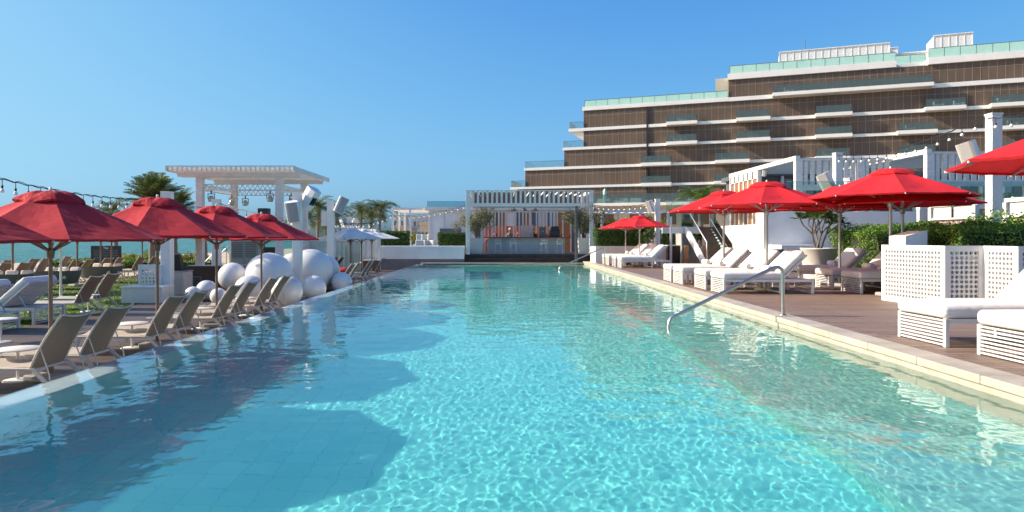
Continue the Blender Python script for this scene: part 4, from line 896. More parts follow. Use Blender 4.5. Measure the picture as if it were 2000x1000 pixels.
truss((px0+.2, pyf, zt), (px1-.2, pyf, zt), .27, 14); truss((px0+.2, pyb, zt), (px1-.2, pyb, zt), .27, 14)
truss((px0, pyf+.2, zt), (px0, pyb-.2, zt), .27, 12); truss((px1, pyf+.2, zt), (px1, pyb-.2, zt), .27, 12)
def spot():
    o = thing('stage_spotlight', '', 'spotlight'); b = MB(); b.tube([(0, 0, 0), (0, 0, -.12)], .03, 8); b.box(-.15, .15, -.02, .02, -.15, -.12); b.box(-.15, -.13, -.02, .02, -.36, -.15); b.box(.13, .15, -.02, .02, -.36, -.15); part('bracket', b, 'grey_metal', o)
    c = MB(); c.lathe([(.001, .13), (.07, .12), (.10, .06), (.13, -.06), (.135, -.10), (.11, -.10), (.10, -.05), (.001, -.03)], 16); c.xf(Matrix.Translation((0, 0, -.34)) @ Matrix.Rotation(R(18), 4, 'X')); part('lamp_body', c, 'pole_silver', o); return o
sq = Proto(spot)
for x, y, rz, l in ((X(412, 33), 33.05, 0, 'under the front truss, left'), (X(527, 33), 33.05, 30, 'under the front truss, right'), (-14.4, 36.6, 60, 'near the rear left post'), (X(480, 37.2), 37.15, 0, 'under the middle of the rear truss'), (px1-.05, 35.0, 80, 'under the right side truss')):
    sq.put('silver stage spotlight hanging '+l, (x, y, zt-.03), R(rz), 'stage spotlights', 1.15)
# kiosk, screen, glass and rails under the pergola
k = thing('service_cabinet', 'grey green metal cabinet with louvred doors under the stage pergola', 'cabinet', (X(482, 35), 35, DL)); b = MB(); b.rbox(-.72, .72, -.35, .35, 0, 2.25, .03); part('body', b, 'kiosk', k)
for s in (-1, 1):
    b = MB(); b.box(s*.34-.3, s*.34+.3, -.38, -.352, .1, 2.15); d = part('door', b, 'kiosk', k, .005); b = MB()
    for i in range(9): b.box(s*.34-.26, s*.34+.26, -.40, -.381, 1.2+i*.09, 1.24+i*.09)
    part('louvre', b, 'grey_metal', d); b = MB(); b.ball((s*.08, -.4, .95), .025, 8, 6); part('handle', b, 'steel_rough', d)
k = thing('outdoor_screen', 'black screen in a pale frame under the right of the stage pergola', 'screen', (X(527, 34.4), 34.4, DL)); b = MB(); b.rbox(-.36, .36, -.06, .06, 1.0, 1.72, .02); part('panel', b, 'black', k); b = MB(); b.box(-.05, .05, -.03, .03, 0, 1.0); b.box(-.3, .3, -.2, .2, 0, .04); part('stand', b, 'grey_metal', k); b = MB(); b.box(-.02, .16, -.066, -.061, 1.18, 1.24); part('label', b, 'signdim', k)
b = MB(); b.rbox(-.24, .24, -.22, .22, 0, .62, .03); o = solo('loudspeaker', b, 'black', 'black box loudspeaker on a stand behind the fourth red parasol', 'loudspeaker', (X(516, 32), 32, 2.55)); b = MB(); b.tube([(0, 0, 0), (0, 0, -2.9)], .03, 8); part('stand', b, 'black', o)
gl_ = thing('glass_balustrade', 'clear glass balustrade with steel handrail behind the stage', 'balustrade', (0, 0, 0))
for i in range(5): b = MB(); b.box(-15.3+i*1.5, -15.3+i*1.5+1.44, 38.6, 38.63, DL+.1, 1.55); part('glass_panel', b, 'clear', gl_)
b = MB(); b.tube([(-15.3, 38.6, 1.58), (-7.9, 38.6, 1.58)], .025, 8); part('top_rail', b, 'steel_rough', gl_)
h = thing('stair_rails', 'pair of curved polished steel stair rails left of the stage cabinet', 'handrail', (0, 0, 0))
for y in (35.2, 36.2):
    b = MB(); b.tube([(X(398, 35), y, .55), (X(424, 35), y, 1.25), (X(430, 35), y, 1.33), (X(438, 35), y, 1.3), (X(446, 35), y, .9), (X(447, 35), y, DL)], .028, 10); b.tube([(X(424, 35), y, 1.22), (X(424, 35), y, DL)], .022, 8); part('rail', b, 'steel', h)
# dark cabinet, grill, screen and bench beside the first white pillar
k = thing('outdoor_cabinet', 'dark wooden cabinet with a vent grille left of the white balls', 'cabinet', (0, 0, 0)); cx0, cx1, cy = X(366, 26.5), X(470, 26.5), 26.5
b = MB(); b.box(cx0, cx1, cy, cy+.8, DL, .66); part('body', b, 'darkwood', k); b = MB(); b.box(cx0-.03, cx1+.03, cy-.03, cy+.83, .662, .71); part('worktop', b, 'grey_metal', k)
b = MB(); vx0, vx1 = X(375, 26.5), X(394, 26.5); b.box(vx0, vx1, cy-.02, cy-.002, -.29, .30); v_ = part('vent_frame', b, 'grey_metal', k); b = MB()
for i in range(7): b.box(vx0+.07, vx1-.07, cy-.035, cy-.021, -.22+i*.07, -.18+i*.07)
part('vent_slats', b, 'black', v_)
k = thing('barbecue_grill', 'open black barbecue on a pale kitchen cabinet behind the first white pillar', 'grill', (X(345, 25.3), 25.3, DL)); b = MB(); b.rbox(-.45, .42, -.35, .4, .08, .94, .02); part('cabinet', b, 'sling_frame', k)
for z0, z1 in ((.14, .66), (.70, .90)): b = MB(); b.box(-.40, .38, -.372, -.352, z0, z1); d = part('door', b, 'sling_frame', k, .004); b = MB(); b.box(-.06, .06, -.385, -.373, z1-.16, z1-.06); part('handle', b, 'black', d)
b = MB(); b.rbox(-.48, .45, -.38, .43, .942, .98, .01); part('worktop', b, 'steel_rough', k); b = MB(); b.prism([(-.2, .98), (.35, .98), (.35, 1.1), (.1, 1.16), (-.3, 1.62), (-.38, 1.58), (-.25, 1.05)], -.28, .28, 'x'); part('hood', b, 'black', k)
def lattice(name, L, H, pitch, rh, nr, nc, m, label=None, cat=None, parent=None, th=.05, top=.16):
    """panel in local x,z with a grid of round holes"""
    n = 12; vs = []; fs = []; W0 = (L-nc*pitch)/2; z0 = H-top-nr*pitch
    for i in range(nc):
        for j in range(nr):
            cx, cz = W0+(i+.5)*pitch, z0+(j+.5)*pitch; b = len(vs)
            for y in (0, th):
                for k in range(n):
                    a = 2*PI*(k+.5)/n; c, s = math.cos(a), math.sin(a); q = .5*pitch/max(abs(c), abs(s)); vs.append((cx+q*c, y, cz+q*s))
                for k in range(n):
                    a = 2*PI*(k+.5)/n; vs.append((cx+rh*math.cos(a), y, cz+rh*math.sin(a)))
            # square corners
            for k in range(n):
                k2 = (k+1) % n; fs += [(b+k, b+k2, b+n+k2, b+n+k), (b+2*n+k2, b+2*n+k, b+3*n+k, b+3*n+k2), (b+n+k, b+n+k2, b+3*n+k2, b+3*n+k)]
            for y, o_ in ((0, 0), (th, 2*n)):
                for sx, sz, k in ((1, 1, 1), (-1, 1, 4), (-1, -1, 7), (1, -1, 10)):
                    vs.append((cx+sx*pitch/2, y, cz+sz*pitch/2)); fs.append((b+o_+k, b+o_+(k+1) % n, len(vs)-1))
    mb = MB(); mb.add(vs, fs); e = .0; x1 = W0+nc*pitch; z1 = z0+nr*pitch
    mb.box(0, L, -.012, th+.012, z1, H); mb.box(0, L, -.012, th+.012, 0, z0); mb.box(0, W0, -.012, th+.012, z0, z1); mb.box(x1, L, -.012, th+.012, z0, z1)
    return mb
def place(mb, p, q):
    d = Vector((q[0]-p[0], q[1]-p[1], 0)); return mb.xf(Matrix.Translation(p) @ Matrix.Rotation(math.atan2(d.y, d.x), 4, 'Z'))
b = lattice('', .82, 1.25, .125, .045, 8, 5, 'white'); place(b, (X(270, 24), 24, DL), (X(303, 24), 24, DL)); o = solo('perforated_screen', b, 'white', 'small white perforated screen behind the pale bench, left of the grill', 'screen')
k = thing('bench_box', 'long pale box bench on the deck before the small perforated screen', 'bench', (0, 0, 0)); b = MB(); b.box(-12.72, -11.36, 22.9, 23.7, DL, .11); part('body', b, 'planter', k, .01); b = MB(); b.box(-12.75, -11.33, 22.87, 23.73, .112, .16); part('seat', b, 'white', k, .006)
# grey woven daybeds on the sand
def tub():
    o = thing('woven_daybed', '', 'woven daybed'); b = MB(); n = 28; prof = [(.72, .22), (.84, .36), (.92, .58), (.96, .80)]
    vs = []; 
    for (q, z) in prof:
        for k in range(n):
            a = 2*PI*k/n; c, s = math.cos(a), math.sin(a); e = (abs(c)**4+abs(s)**4)**-.25; vs.append((q*c*e, q*.62*s*e, z-(.14*max(0, -c) if z > .7 else 0)))
    b.add(vs, [(i*n+k, i*n+(k+1) % n, (i+1)*n+(k+1) % n, (i+1)*n+k) for i in range(3) for k in range(n)], True)
    vi = [(x*.96, y*.95, z) for x, y, z in vs]; b.add(vi, [(i*n+k, (i+1)*n+k, (i+1)*n+(k+1) % n, i*n+(k+1) % n) for i in range(3) for k in range(n)], True)
    b.add(vs[-n:]+vi[-n:], [(k, (k+1) % n, n+(k+1) % n, n+k) for k in range(n)]); b.add(vs[:n], [tuple(range(n))]); part('shell', b, 'weave', o)
    c = MB(); c.rbox(-.8, .8, -.5, .5, .45, .62, .07); part('cushion', c, 'cream_cloth', o)
    for x in (-.5, .05, .6): c = MB(); c.rbox(-.22, .22, -.09, .09, 0, .36, .08); c.xf(Matrix.Translation((x, .36, .58)) @ Matrix.Rotation(R(-20), 4, 'X')); part('pillow', c, 'cream_cloth', o)
    for a in (-1, 1):
        for s in (-1, 1): l = MB(); l.tube([(a*.62, s*.36, .24), (a*.78, s*.46, 0)], .02, 6); part('leg', l, 'sling_frame', o)
    return o
tu = Proto(tub)
for u, Y, q, l in ((8, 26.3, 8, 'grey woven daybed cut by the left edge of the photo'), (108, 29.2, -4, 'grey woven daybed behind the nearest parasol pole'), (197, 33.5, -6, 'grey woven daybed farthest back, below the black sign')):
    tu.put(l, (X(u, Y), Y, DL), R(q), 'grey woven daybeds on the sand', 1.0)
def stand():
    o = thing('side_stand', '', 'side table'); b = MB(); b.box(-.3, .3, -.25, .25, .52, .55); part('table_top', b, 'white', o)
    for a in (-1, 1):
        for s in (-1, 1): l = MB(); l.tube([(a*.27, s*.22, .52), (a*.27, s*.22, 0)], .02, 6); part('leg', l, 'white', o)
    return o
st_ = Proto(stand)
st_.put('small white tubular table right of the leftmost woven daybed', (X(50, 27.3), 27.3, DL), R(10), 'white tubular tables'); st_.put('small white tubular table right of the farthest woven daybed', (X(247, 33.2), 33.2, DL), R(-8), 'white tubular tables')
b = MB(); b.tube([(0, 0, 0), (.5, .05, .05), (1.1, .1, .02), (1.5, .1, 0)], [.05, .11, .10, .03], 8); solo('float', b, mat('yellow_plastic', (.7, .55, .02), .5), 'yellow float lying on the sand between the beach loungers', 'float', (X(92, 52), 52, DL))
# black sign
k = thing('beach_sign', 'black information sign with white lettering at the edge of the sand', 'sign', (X(207.5, 45), 45, DL)); w = (X(237, 45)-X(178, 45))/2; b = MB(); b.box(-w, w, -.04, .04, .55, 1.66); part('board', b, 'sign', k, .01)
for s in (-1, 1): l = MB(); l.box(s*.7-.04, s*.7+.04, .041, .09, 0, 1.6); part('post', l, 'grey_metal', k)
def text(name, body, size, loc, m, parent, rot=(R(90), 0, 0), ext=.002, align='CENTER'):
    c = bpy.data.curves.new(name, 'FONT'); c.body = body; c.size = size; c.extrude = ext; c.align_x = align; c.materials.append(M[m])
    o = bpy.data.objects.new(name, c); COL.objects.link(o); me = bpy.data.meshes.new_from_object(o); me.name = name
    bpy.data.objects.remove(o); bpy.data.curves.remove(c); me.materials.clear(); me.materials.append(M[m]); o = part(name, me, m, parent); o.location = loc; o.rotation_euler = rot; return o
text('lettering', "Thé", .22, (0, -.045, 1.44), 'signtext', k)
random.seed(4)
for x in (-.62, 0.02, .62):
    for i in range(6):
        b = MB(); ww = random.uniform(.16, .27); z = 1.34-i*.115; b.box(x-ww, x+ww, -.044, -.041, z, z+.018); part('small_print', b, 'signdim', k)

def pillar(label, x, y, top, z0=DL, w=.33, cap=False, m='white', d=None):
    o = thing('square_pillar', label, 'pillar', (x, y, z0)); b = MB(); d = d or w; b.box(-w/2, w/2, -d/2, d/2, 0, top-z0); part('shaft', b, m, o, .008)
    if cap: b = MB(); b.box(-w/2-.02, w/2+.02, -d/2-.02, d/2+.02, top-z0+.002, top-z0+.06); part('cap', b, m, o)
    return o
pillar('white square pillar with the first string of lights, left of the grill', -11.8, 24.2, 3.43); pillar('white square pillar seen above the third red parasol', -11.8, 28.4, 3.40, w=.30)
pillar('white square pillar among the white balls, carrying two big speakers', -7.72, 26, 3.52, w=.31); pillar('tall white pillar at the pool edge with a speaker leaning right', -7.88, 31.8, 3.54, w=.31); pillar('far short pillar with two small speakers above the white parasols', X(682.5, 50), 50, 3.3, w=.33)
pillar('white pillar out of view on the near lawn holding the light string', -11.8, 12.2, 3.9)
def speaker():
    o = thing('speaker', '', 'speaker'); b = MB(); pr = [(-.24, -.22), (-.15, -.27), (.15, -.27), (.24, -.22), (.24, .02), (.14, .24), (-.14, .24), (-.24, .02)]; b.prism(pr, -.40, .40, 'z'); part('cabinet', b, 'speaker_white', o, .015)
    g = MB(); g.prism([(-.215, -.245), (-.14, -.285), (.14, -.285), (.215, -.245), (.2, -.2), (-.2, -.2)], -.375, .375, 'z'); part('grille', g, 'grille', o)
    k = MB(); k.box(-.03, .03, .24, .42, -.05, .05); k.box(-.1, .1, .22, .26, -.16, .16); k.tube([(0, .26, 0), (0, .44, 0)], .05, 8); part('bracket', k, 'black', o); return o
sk = Proto(speaker)
def spk(label, u, v, Y, yaw, pitch, roll, s=1.0, g='white speakers on the left pillars'):
    o = sk.put(label, (X(u, Y), Y, Z(v, Y)), 0, g, s); o.rotation_mode = 'XYZ'
    o.rotation_euler = (Matrix.Rotation(R(roll), 3, 'Y') @ Matrix.Rotation(R(yaw), 3, 'Z') @ Matrix.Rotation(R(pitch), 3, 'X')).to_euler()
spk('speaker with brown-grey grille left of the first speaker pillar', 572, 413, 25.6, 12, 14, -8, .95); spk('big white speaker leaning right, right of the first speaker pillar', 606, 388, 26.3, -128, -16, 20, 1.0)
spk('grey-faced speaker leaning right on the tall pool-edge pillar', 666, 401, 31.7, 20, -8, 25, .95); spk('slim white speaker behind the tall pool-edge pillar', 638, 427, 32.3, -90, 0, 0, .85)
spk('small far speaker leaning left above the white parasols', 670, 435, 49.8, 60, 0, -22, .72); spk('small far speaker leaning right above the white parasols', 693, 435, 49.8, -60, 0, 22, .72)
GR = 'white speakers on the right pillars'
spk('white speaker leaning left beside the slatted terrace pergola', 1616, 357, 34.2, -40, -6, -28, 1.28, GR); spk('largest white speaker, high by the tall right pillar', 1896, 302, 23.6, -52, -10, -24, 1.15, GR); spk('far white speaker by the slim pillar above the far red parasols', 1271, 403, 41.8, -40, 0, -20, .88, GR)
spk('small white speaker under the terrace pergola, left corner', 1493, 338, 42, -30, 10, 10, .5, GR); spk('small white speaker behind the pillar above the largest parasol', 1655, 357, 36.4, 60, 0, -10, .7, GR)

def string(label, P, nb, drop=.12, size=1.0, name='string_lights', jag=.015, start=.5, lit=False):
    """P: function t -> point; nb bulbs"""
    o = thing(name, label, 'string lights', tuple(P(0)), 0, 'strings of white bulbs'); p0 = Vector(P(0)); c = MB(); rr = random.Random(nb)
    pts = [Vector(P(i/(nb*3)))-p0+Vector((0, 0, jag*math.sin(i*2.1))) for i in range(nb*3+1)]; c.tube(pts, .011*size, 5); c.tube([p+Vector((.01, .01, .018+.012*math.cos(i*1.3))) for i, p in enumerate(pts)], .007*size, 4); part('cord', c, 'black', o)
    for i in range(nb):
        p = Vector(P((i+start)/nb))-p0; c = MB(); c.tube([p, p-Vector((0, 0, drop))], .008*size, 5); c.lathe([(.018*size, 0), (.022*size, -.01), (.022*size, -.06), (.018*size, -.07)], 8, tuple(p-Vector((0, 0, drop)))); s = part('socket', c, 'black', o)
        b = MB(); q = p-Vector((0, 0, drop+.06)); b.lathe([(.014*size, .0), (.020*size, -.02), (.038*size, -.065), (.040*size, -.085), (.026*size, -.115), (.001, -.122)], 10, tuple(q)); part('bulb', b, 'bulb', s)
    return o
string('sagging string of bulbs from the first white pillar out past the left edge', lambda t: (-11.8, 24.05-11.7*t, 3.0+.0112*(24.05-11.7*t-20.2)**2-.0), 26, .14, 1.15)
string('thin string of bulbs between the first and second white pillars', lambda t: (-11.8, 24.4+3.9*t, 3.1-.5*t*(1-t)), 6, .1, .8)
def lin(a, b, sag): return lambda t: (a[0]+(b[0]-a[0])*t, a[1]+(b[1]-a[1])*t, a[2]+(b[2]-a[2])*t-4*sag*t*(1-t))
string('string of bulbs running across behind the third and fourth red parasols', lin((-11.8, 28.5, 3.25), (-7.8, 26.1, 2.55), .12), 9, .12, 1.0)
string('short string of bulbs against the palms between the two speaker pillars', lin((-9.9, 38, 2.7), (-7.2, 38.5, 2.6), .05), 8, .08, 1.2)
string('string of bulbs over the white parasols toward the far pergola', lin((X(650, 44), 44, 2.72), (X(768, 56), 56, 3.7), .35), 12, .08, 1.3)
string('upper string of bulbs rising to the left post of the bar', lin((X(768, 56), 56, 3.6), (-2.3, 47.2, 4.1), .25), 14, .08, 1.2)
string('string of bulbs from the bar to the slim pillar above the far parasols', lin((6.3, 47, 4.05), (X(1280, 42), 42, 3.95), .18), 12, .08, 1.4)
string('string of bulbs rising between the two tall pillars on the right', lin((17.1, 34.8, 6.0), (17.05, 24.15, 6.05), .42), 15, .17, 1.5)
string('short string of bulbs right of the tall pillar, leaving the photo', lin((17.05, 23.85, 5.95), (17.0, 14.5, 6.0), .3), 13, .17, 1.5)

# ribbed fence, low items behind the white parasols
k = thing('ribbed_fence', 'long fence of white ribbed sheet metal behind the white parasols', 'fence', (0, 0, 0)); x0, x1 = X(592, 45), X(742, 45); n = int((x1-x0)/.075); b = MB(); prf = [0, .0, .05, .05]; P_ = []
for i in range(n): P_.append((x0+i*.075, 45+prf[i % 4]))
vs = [(x, y, z) for x, y in P_ for z in (DL, 1.76)]; fs = [(2*i, 2*i+2, 2*i+3, 2*i+1) for i in range(n-1)]; b.add(vs, fs); b.add([(x, y+.012, z) for x, y, z in vs], [f[::-1] for f in fs]); part('sheet', b, 'white', k)
b = MB(); b.box(x0, x1, 44.98, 45.08, 1.762, 1.80); part('top_rail', b, 'white', k)
for u in (600, 683, 706, 741): b = MB(); b.box(X(u, 45)-.1, X(u, 45)+.1, 44.88, 44.97, DL, 1.85); part('post', b, 'white', k)
k = thing('towel_counter', 'brown counter with a white top left of the long wall', 'counter', (0, 0, 0)); b = MB(); b.box(X(709, 44), X(739, 44), 44, 44.7, DL, .30); part('body', b, 'stairwood', k); b = MB(); b.box(X(708, 44), X(740, 44), 43.95, 44.72, .302, .36); part('counter_top', b, 'white', k)
# far town
def far_bldg(label, u0, u1, vt, Y, m, rows, cols, dome=False):
    o = thing('distant_building', label, 'building', (0, 0, 0)); xa, xb, z = X(u0, Y), X(u1, Y), Z(vt, Y); b = MB(); b.box(xa, xb, Y, Y+14, -1, z); part('wall', b, m, o); b = MB(); b.box(xa-.4, xb+.4, Y-.4, Y+14.4, z+.01, z+.6); part('roof', b, m, o)
    for i in range(rows):
        for j in range(cols): b = MB(); cw = (xb-xa)/cols; zz = z-1.2-3.2*i; b.box(xa+cw*(j+.25), xa+cw*(j+.75), Y-.06, Y-.01, zz-1.5, zz); part('window', b, 'far_dark', o)
far_bldg('pale blocky building far off, left between the pergola posts', 768, 789, 424, 220, 'far_white', 3, 3); far_bldg('wide pale flat building far off between the pergola posts', 806, 838, 425, 210, 'far_white', 2, 4)
far_bldg('beige classical house behind the raised terrace', 822, 852, 440, 120, 'far_beige', 2, 4); far_bldg('beige house corner right of the slender pergola', 850, 872, 431, 105, 'far_beige', 2, 3); far_bldg('small beige villa behind the palms', 768, 800, 446, 150, 'far_beige', 1, 4)
far_bldg('low far white block beyond the restaurant', 790, 812, 432, 260, 'far_white', 3, 3)
for i, (u, Y, l) in enumerate(((752, 95, 'left of the far houses'), (800, 100, 'before the beige villa'), (818, 92, 'right of the beige villa'), (868, 90, 'beside the restaurant'))):
    blob_bush('dark round tree '+l, X(u, Y), Y, -.4, 1.9, 1.5, .3, 900, 'hedge', 100+i, 'round_tree', 'tree', h0=.4)

# ------------------------------------------------------------------ right side: stairs, walls, terrace pergolas, cabanas
w = thing('retaining_wall', 'long white rendered wall, its left end blazing in the sun', 'wall', (0, 0, 0))
b = MB(); b.box(12.95, 21.2, 33.6, 33.88, DR, 3.09); part('wall_face', b, 'plaster', w, .01); b = MB(); b.box(12.95, 13.2, 33.882, 42.0, DR, 2.47); part('side_wall', b, 'plaster', w, .01)
b = MB(); b.box(12.95, 13.6, 33.882, 34.6, 2.472, 3.09); part('corner_pier', b, 'plaster', w)
b = MB(); b.box(X(1526, 32), X(1600, 32), 32, 33.58, DR, 1.45); solo('low_block', b, 'plaster', 'low white block at the foot of the shaded wall', 'block', bevel=.01)
s = thing('staircase', 'brown timber stairs climbing to the terrace between glass balustrades', 'stairs', (0, 0, 0)); xl, xr, ya, yb = 11.4, 12.94, 38.0, 41.9; N = 13
for i in range(N):
    z1 = DR+(2.45-DR)*(i+1)/N; y = ya+(yb-ya)*i/N; b = MB(); b.box(xl+.18, xr, y, y+(yb-ya)/N+.03, z1-.06, z1); b.box(xl+.2, xr, y+.02, y+.05, z1-.2, z1-.061); part('step', b, 'stairwood', s)
b = MB(); dz = 2.45-DR; b.prism([(ya-.35, DR), (ya+.3, DR), (yb, 2.02), (yb+1.2, 2.02), (yb+1.2, 2.45), (yb, 2.45)], xl-.05, xl+.16, 'x'); part('stringer', b, 'plaster', s)
b = MB(); b.prism([(ya, DR), (yb, 2.2), (yb, 2.45), (ya-.1, DR+.2)], xr-.1, xr-.003, 'x'); part('stringer', b, 'plaster', s)
g = MB(); g.prism([(ya-.1, DR+.25), (yb, 2.5), (yb+1.2, 2.5), (yb+1.2, 3.55), (yb, 3.55), (ya-.1, DR+1.35)], xl+.05, xl+.07, 'x'); part('glass_panel', g, 'clear', s)
g = MB(); g.prism([(ya-.1, DR+.25), (yb, 2.5), (yb, 3.4), (ya-.1, DR+1.25)], xr-.05, xr-.03, 'x'); part('glass_panel', g, 'clear', s)
b = MB(); b.tube([(xl+.06, ya-.12, DR), (xl+.06, ya-.12, DR+1.36), (xl+.06, yb, 3.58), (xl+.06, yb+1.2, 3.58)], .035, 10); part('handrail', b, 'pole_silver', s); b = MB(); b.tube([(xr-.04, ya+.6, DR+1.0), (xr-.04, yb, 2.95)], .025, 8); part('handrail', b, 'pole_silver', s)
b = MB(); b.box(10.0, 11.35, 42.0, 42.25, 2.05, 2.45); part('landing', b, 'plaster', s)
pillar('slim grey post at the left end of the stair landing', 10.45, 41.8, Z(423, 41.8), DR, .12, m='white'); pillar('white pillar with a speaker above the far red parasols', X(1284, 42), 42, 4.12, DR, .28, cap=True)
g = thing('glass_screen', 'tall clear glass screen left of the stair top', 'glass screen', (0, 0, 0)); b = MB(); b.box(10.6, 13.0, 43.6, 43.63, 2.46, 4.1); part('glass_panel', b, 'clear', g); b = MB(); b.box(10.55, 13.0, 43.58, 43.65, 4.1, 4.15); part('frame', b, 'steel_rough', g)
b = MB(); b.rbox(-.16, .16, -.13, .13, 0, .45, .03); b.rbox(-.12, .12, -.1, .1, .44, 1.15, .03); solo('wooden_block', b, 'shutter', 'pale wooden upright block under the stair landing', 'block', (X(1340, 40), 40, DR))
k = thing('storage_counter', 'dark timber counter tucked under the stair landing', 'counter', (0, 0, 0)); b = MB(); b.box(9.95+.5, 11.2, 42.5, 43.5, DR, 1.28); part('body', b, 'darkwood', k); b = MB(); b.box(10.4, 11.25, 42.45, 43.5, 1.282, 1.33); part('counter_top', b, 'white', k)
k = thing('black_table', 'small black octagonal table before the shaded wall', 'table', (X(1519, 29), 29, DR)); b = MB(); b.lathe([(.001, 1.12), (.22, 1.12), (.36, 1.04), (.38, 1.0), (.36, .97), (.001, .97)], 8, smooth=False); part('table_top', b, 'black', k)
for a in range(4): l = MB(); q = a*PI/2+PI/4; l.bar((.3*math.cos(q), .3*math.sin(q), .98), (.33*math.cos(q), .33*math.sin(q), 0), .04, .04); part('leg', l, 'black', k)

def terrace_pergola(label, x, y, x2, depth, zt, zb, splits, shutters):
    o = thing('terrace_pergola', label, 'pergola', (0, 0, 0)); pw = .38
    for px, py in [(x+pw/2, y), (x+pw/2, y+depth)]+[(q, y) for q in splits]: b = MB(); b.box(px-pw/2, px+pw/2, py-.15, py+.15, zb, zt); part('post', b, 'white_wood', o, .01)
    b = MB(); b.box(x-.02, x+.22, y-.18, y+depth+.2, zt+.003, zt+.24); part('beam', b, 'white_wood', o); b = MB(); b.box(x+.22, x2, y-.12, y+.12, zt+.003, zt+.09); part('beam', b, 'white_wood', o)
    zs = zt-1.32; b = MB(); b.box(x+pw, x2, y-.1, y+.1, zs-.3, zs); part('beam', b, 'white_wood', o)
    q = x+pw+.12
    while q < x2-.1:
        if all(abs(q-s) > .25 for s in splits): b = MB(); b.box(q, q+.19, y-.07, y+.07, zs+.002, zt-.0); part('upper_slat', b, 'white_wood', o)
        q += .37
    q = y+.45
    while q < y+depth: b = MB(); b.box(x+.24, x2, q, q+.06, zt+.06, zt+.20); part('roof_slat', b, 'slab_bot', o); q += .8  # white roof slats given a greyer colour that stands in for their shade
    if shutters:
        for i in range(6):
            yy = y+depth*.52+i*.82; b = MB(); b.box(x+.08, x+.14, yy+.1, yy+.72, zb+.2, zt-.5); part('blind', b, 'shutter', o); b = MB(); b.box(x+.0, x+.2, yy-.09, yy+.09, zb, zt-.02); part('mullion', b, 'white_wood', o)
        b = MB(); b.box(x+.0, x+.2, y+depth*.52, y+depth, zt-.5, zt-.01); part('beam', b, 'white_wood', o)
    return o
terrace_pergola('white slatted terrace pergola with orange timber blinds on its left side', 16.04, 37.2, 21.3, 10.4, 6.0, 2.45, [19.6], True)
terrace_pergola('second white slatted terrace pergola behind the tall right pillar', 21.35, 34.3, 33, 8, 6.0, 2.45, [27.0], False)
pillar('white square pillar before the slatted terrace pergola, above the parasols', 17.35, 35.1, 6.1, 2.45, .36, cap=True); pillar('tallest white square pillar, rising from the hedge at the right', 17.35, 24, 6.1, DR, .36, cap=True)
r2 = thing('terrace_restaurant', 'glazed terrace restaurant with white columns and curtains under the pergolas', 'building', (0, 0, 0)); b = MB(); b.box(17.2, 46, 46.6, 52, 2.45, 6.0); part('wall', b, 'grey_metal', r2); b = MB(); b.box(16.9, 46.5, 46.3, 52.2, 6.002, 6.3); part('roof', b, 'grey_metal', r2)
for i in range(18):
    xx = 17.6+i*1.5; b = MB(); b.box(xx, xx+.16, 46.35, 46.58, 2.45, 5.99); part('column', b, 'white', r2)
    if i % 3: b = MB(); pts = [(xx+.2+j*.09, 46.5+.05*(j % 2)) for j in range(7)]; b.add([(a_, c_, z_) for a_, c_ in pts for z_ in (2.5, 5.8)], [(2*j, 2*j+2, 2*j+3, 2*j+1) for j in range(6)], True); part('curtain', b, 'greycurtain', r2)
    b = MB(); b.box(xx+.9, xx+1.44, 46.53, 46.57, 2.6, 5.2); part('door', b, 'shutter' if i % 4 == 0 else 'panel', r2)
g = thing('terrace_balustrade', 'glass balustrade along the top of the shaded white wall', 'balustrade', (0, 0, 0))
for i in range(13): b = MB(); b.box(14.2+i*1.5, 14.2+i*1.5+1.46, 33.72, 33.745, 3.1 if 14.2+i*1.5 < 19.5 else 2.5, 4.55); part('glass_panel', b, 'clear', g)
b = MB(); b.box(14.2, 33.7, 33.7, 33.765, 4.552, 4.58); part('top_rail', b, 'steel_rough', g)
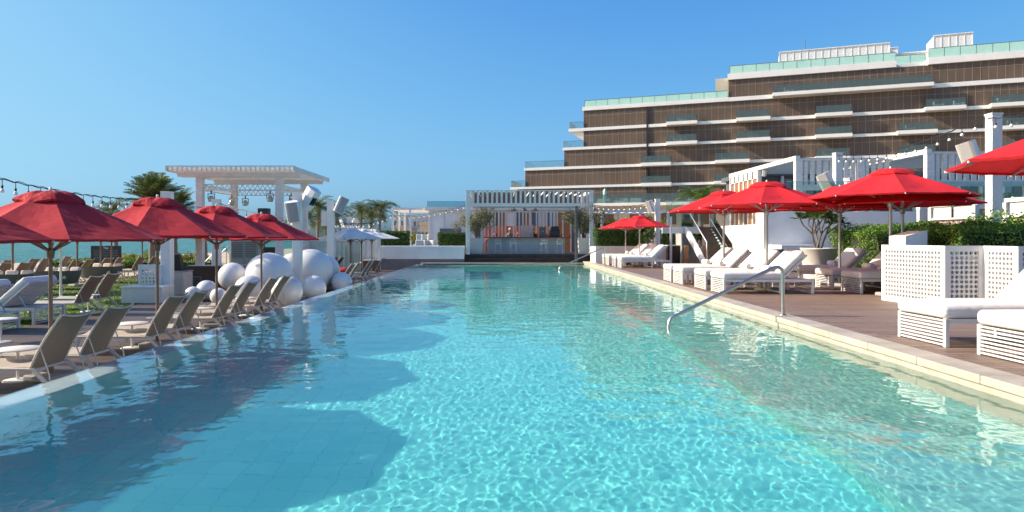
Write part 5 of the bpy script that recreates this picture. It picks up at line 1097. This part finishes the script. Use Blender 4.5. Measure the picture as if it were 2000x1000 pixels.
for (y0, y1, l) in ((28.0, 30.9, 'white framed cabana with beige roller cloths left of the tallest pillar'), (22.6, 26.3, 'white framed cabana with beige roller cloths at the right edge')):
    o = thing('cabana', l, 'cabana', (0, 0, 0)); x0, x1 = 19.5, 22.2; zt = 3.3
    for x in (x0, x1):
        for y in (y0, y1): b = MB(); b.box(x-.09, x+.09, y-.09, y+.09, DR, zt-.15); part('post', b, 'white', o, .01)
    for p, q in (((x0, y0), (x0, y1)), ((x1, y0), (x1, y1)), ((x0, y0), (x1, y0)), ((x0, y1), (x1, y1))): b = MB(); b.bar((*p, zt-.07), (*q, zt-.07), .18, .15); part('beam', b, 'white', o)
    b = MB(); b.bar((x0, y0+.09, 2.62), (x0, y1-.09, 2.62), .06, .07); part('rail', b, 'white', o)
    b = MB(); b.box(x0-.01, x0+.01, y0+.15, y0+(y1-y0)*.46, 2.66, zt-.17); b.box(x0-.01, x0+.01, y0+(y1-y0)*.52, y1-.2, 2.66, zt-.17); part('roller_cloth', b, 'cream_cloth', o)
    n = 26; b = MB(); pts = [(x0+.12+.035*math.sin(j*1.9), y0+.12+(y1-y0-.24)*j/n) for j in range(n+1)]; b.add([(a_, c_, z_) for a_, c_ in pts for z_ in (DR+.02, 2.58)], [(2*j, 2*j+2, 2*j+3, 2*j+1) for j in range(n)], True); part('curtain', b, 'curtain', o)
    b = MB(); pts = [(x0+.12+(x1-x0-.24)*j/n, y1-.05+.03*math.sin(j*1.9)) for j in range(n+1)]; b.add([(a_, c_, z_) for a_, c_ in pts for z_ in (DR+.02, zt-.2)], [(2*j, 2*j+2, 2*j+3, 2*j+1) for j in range(n)], True); part('curtain', b, 'curtain', o)
    b = MB(); b.box(x0+.3, x1-.2, y0+.3, y1-.3, DR, DR+.5); part('bed', b, 'cushion', o, .05)
    b = MB()
    for j in range(6): b.box(x0, x1, y0+.3+j*(y1-y0-.6)/5-.03, y0+.3+j*(y1-y0-.6)/5+.03, zt+.005, zt+.06)
    part('roof_slat', b, 'white', o)
b = MB(); b.box(19.4, 34, 31.6, 31.8, DR, 3.1); b.box(19.4, 34, 31.55, 31.85, 3.1, 3.2); solo('cabana_wall', b, 'plaster', 'grey backdrop wall behind the cabanas', 'wall')
# the zigzag perforated screen and the wedge topped block
k = thing('zigzag_screen', 'white zigzag perforated screen wall, its left faces lit by the sun', 'screen', (0, 0, 0)); A = [(9.84, 17.6), (10.04, 15.42), (10.92, 15.42), (10.92, 14.4), (12.5, 14.4)]; Hs = 1.425
for (p, q) in zip(A[:-1], A[1:]):
    L = math.dist(p, q); nc = int((L-.16)/.108); b = lattice('', L, Hs, .108, .041, 11, nc, 'white', th=.06, top=.115); place(b, (*p, DR), (*q, DR)); part('perforated_panel', b, 'white', k); b = MB(); b.box(.03, L-.03, .15, .18, .03, Hs-.24); place(b, (*p, DR), (*q, DR)); part('inner_panel', b, 'white', k)
b = MB(); b.prism([(10.4, DR), (10.94, DR), (10.94, 1.98), (10.4, 1.83)], 17.5, 18.24, 'y'); solo('wedge_block', b, 'plaster', 'white block with a slanting top rising behind the zigzag screen', 'block', bevel=.01)
# pool handrails
def rail_obj(label, base, foot, sc=1):
    o = thing('pool_handrail', label, 'handrail', (0, 0, 0)); b = MB(); bx, by = base; fx, fy = foot; T = lambda t, z: (bx+(fx-bx)*t, by+(fy-by)*t, z)
    pts = [(bx, by, DR+.01), (bx, by, DR+.88), T(.012, DR+.955), T(.04, DR+1.0), T(.08, DR+.99), T(.93, .235), T(.975, .19), T(.992, .12), T(1.0, .0), T(1.0, -.55)]
    b.tube(pts, .036, 14); part('rail', b, 'steel', o); b = MB(); b.lathe([(.031, .03), (.07, .022), (.078, .008), (.078, 0)], 20, (bx, by, DR+.005)); part('base_flange', b, 'steel', o)
rail_obj('near sloping steel handrail running from the coping down into the pool', (5.86, 14.15), (3.38, 13.72)); rail_obj('far sloping steel handrail at the corner of the pool by the bar', (5.86, 38.3), (3.24, 37.6))
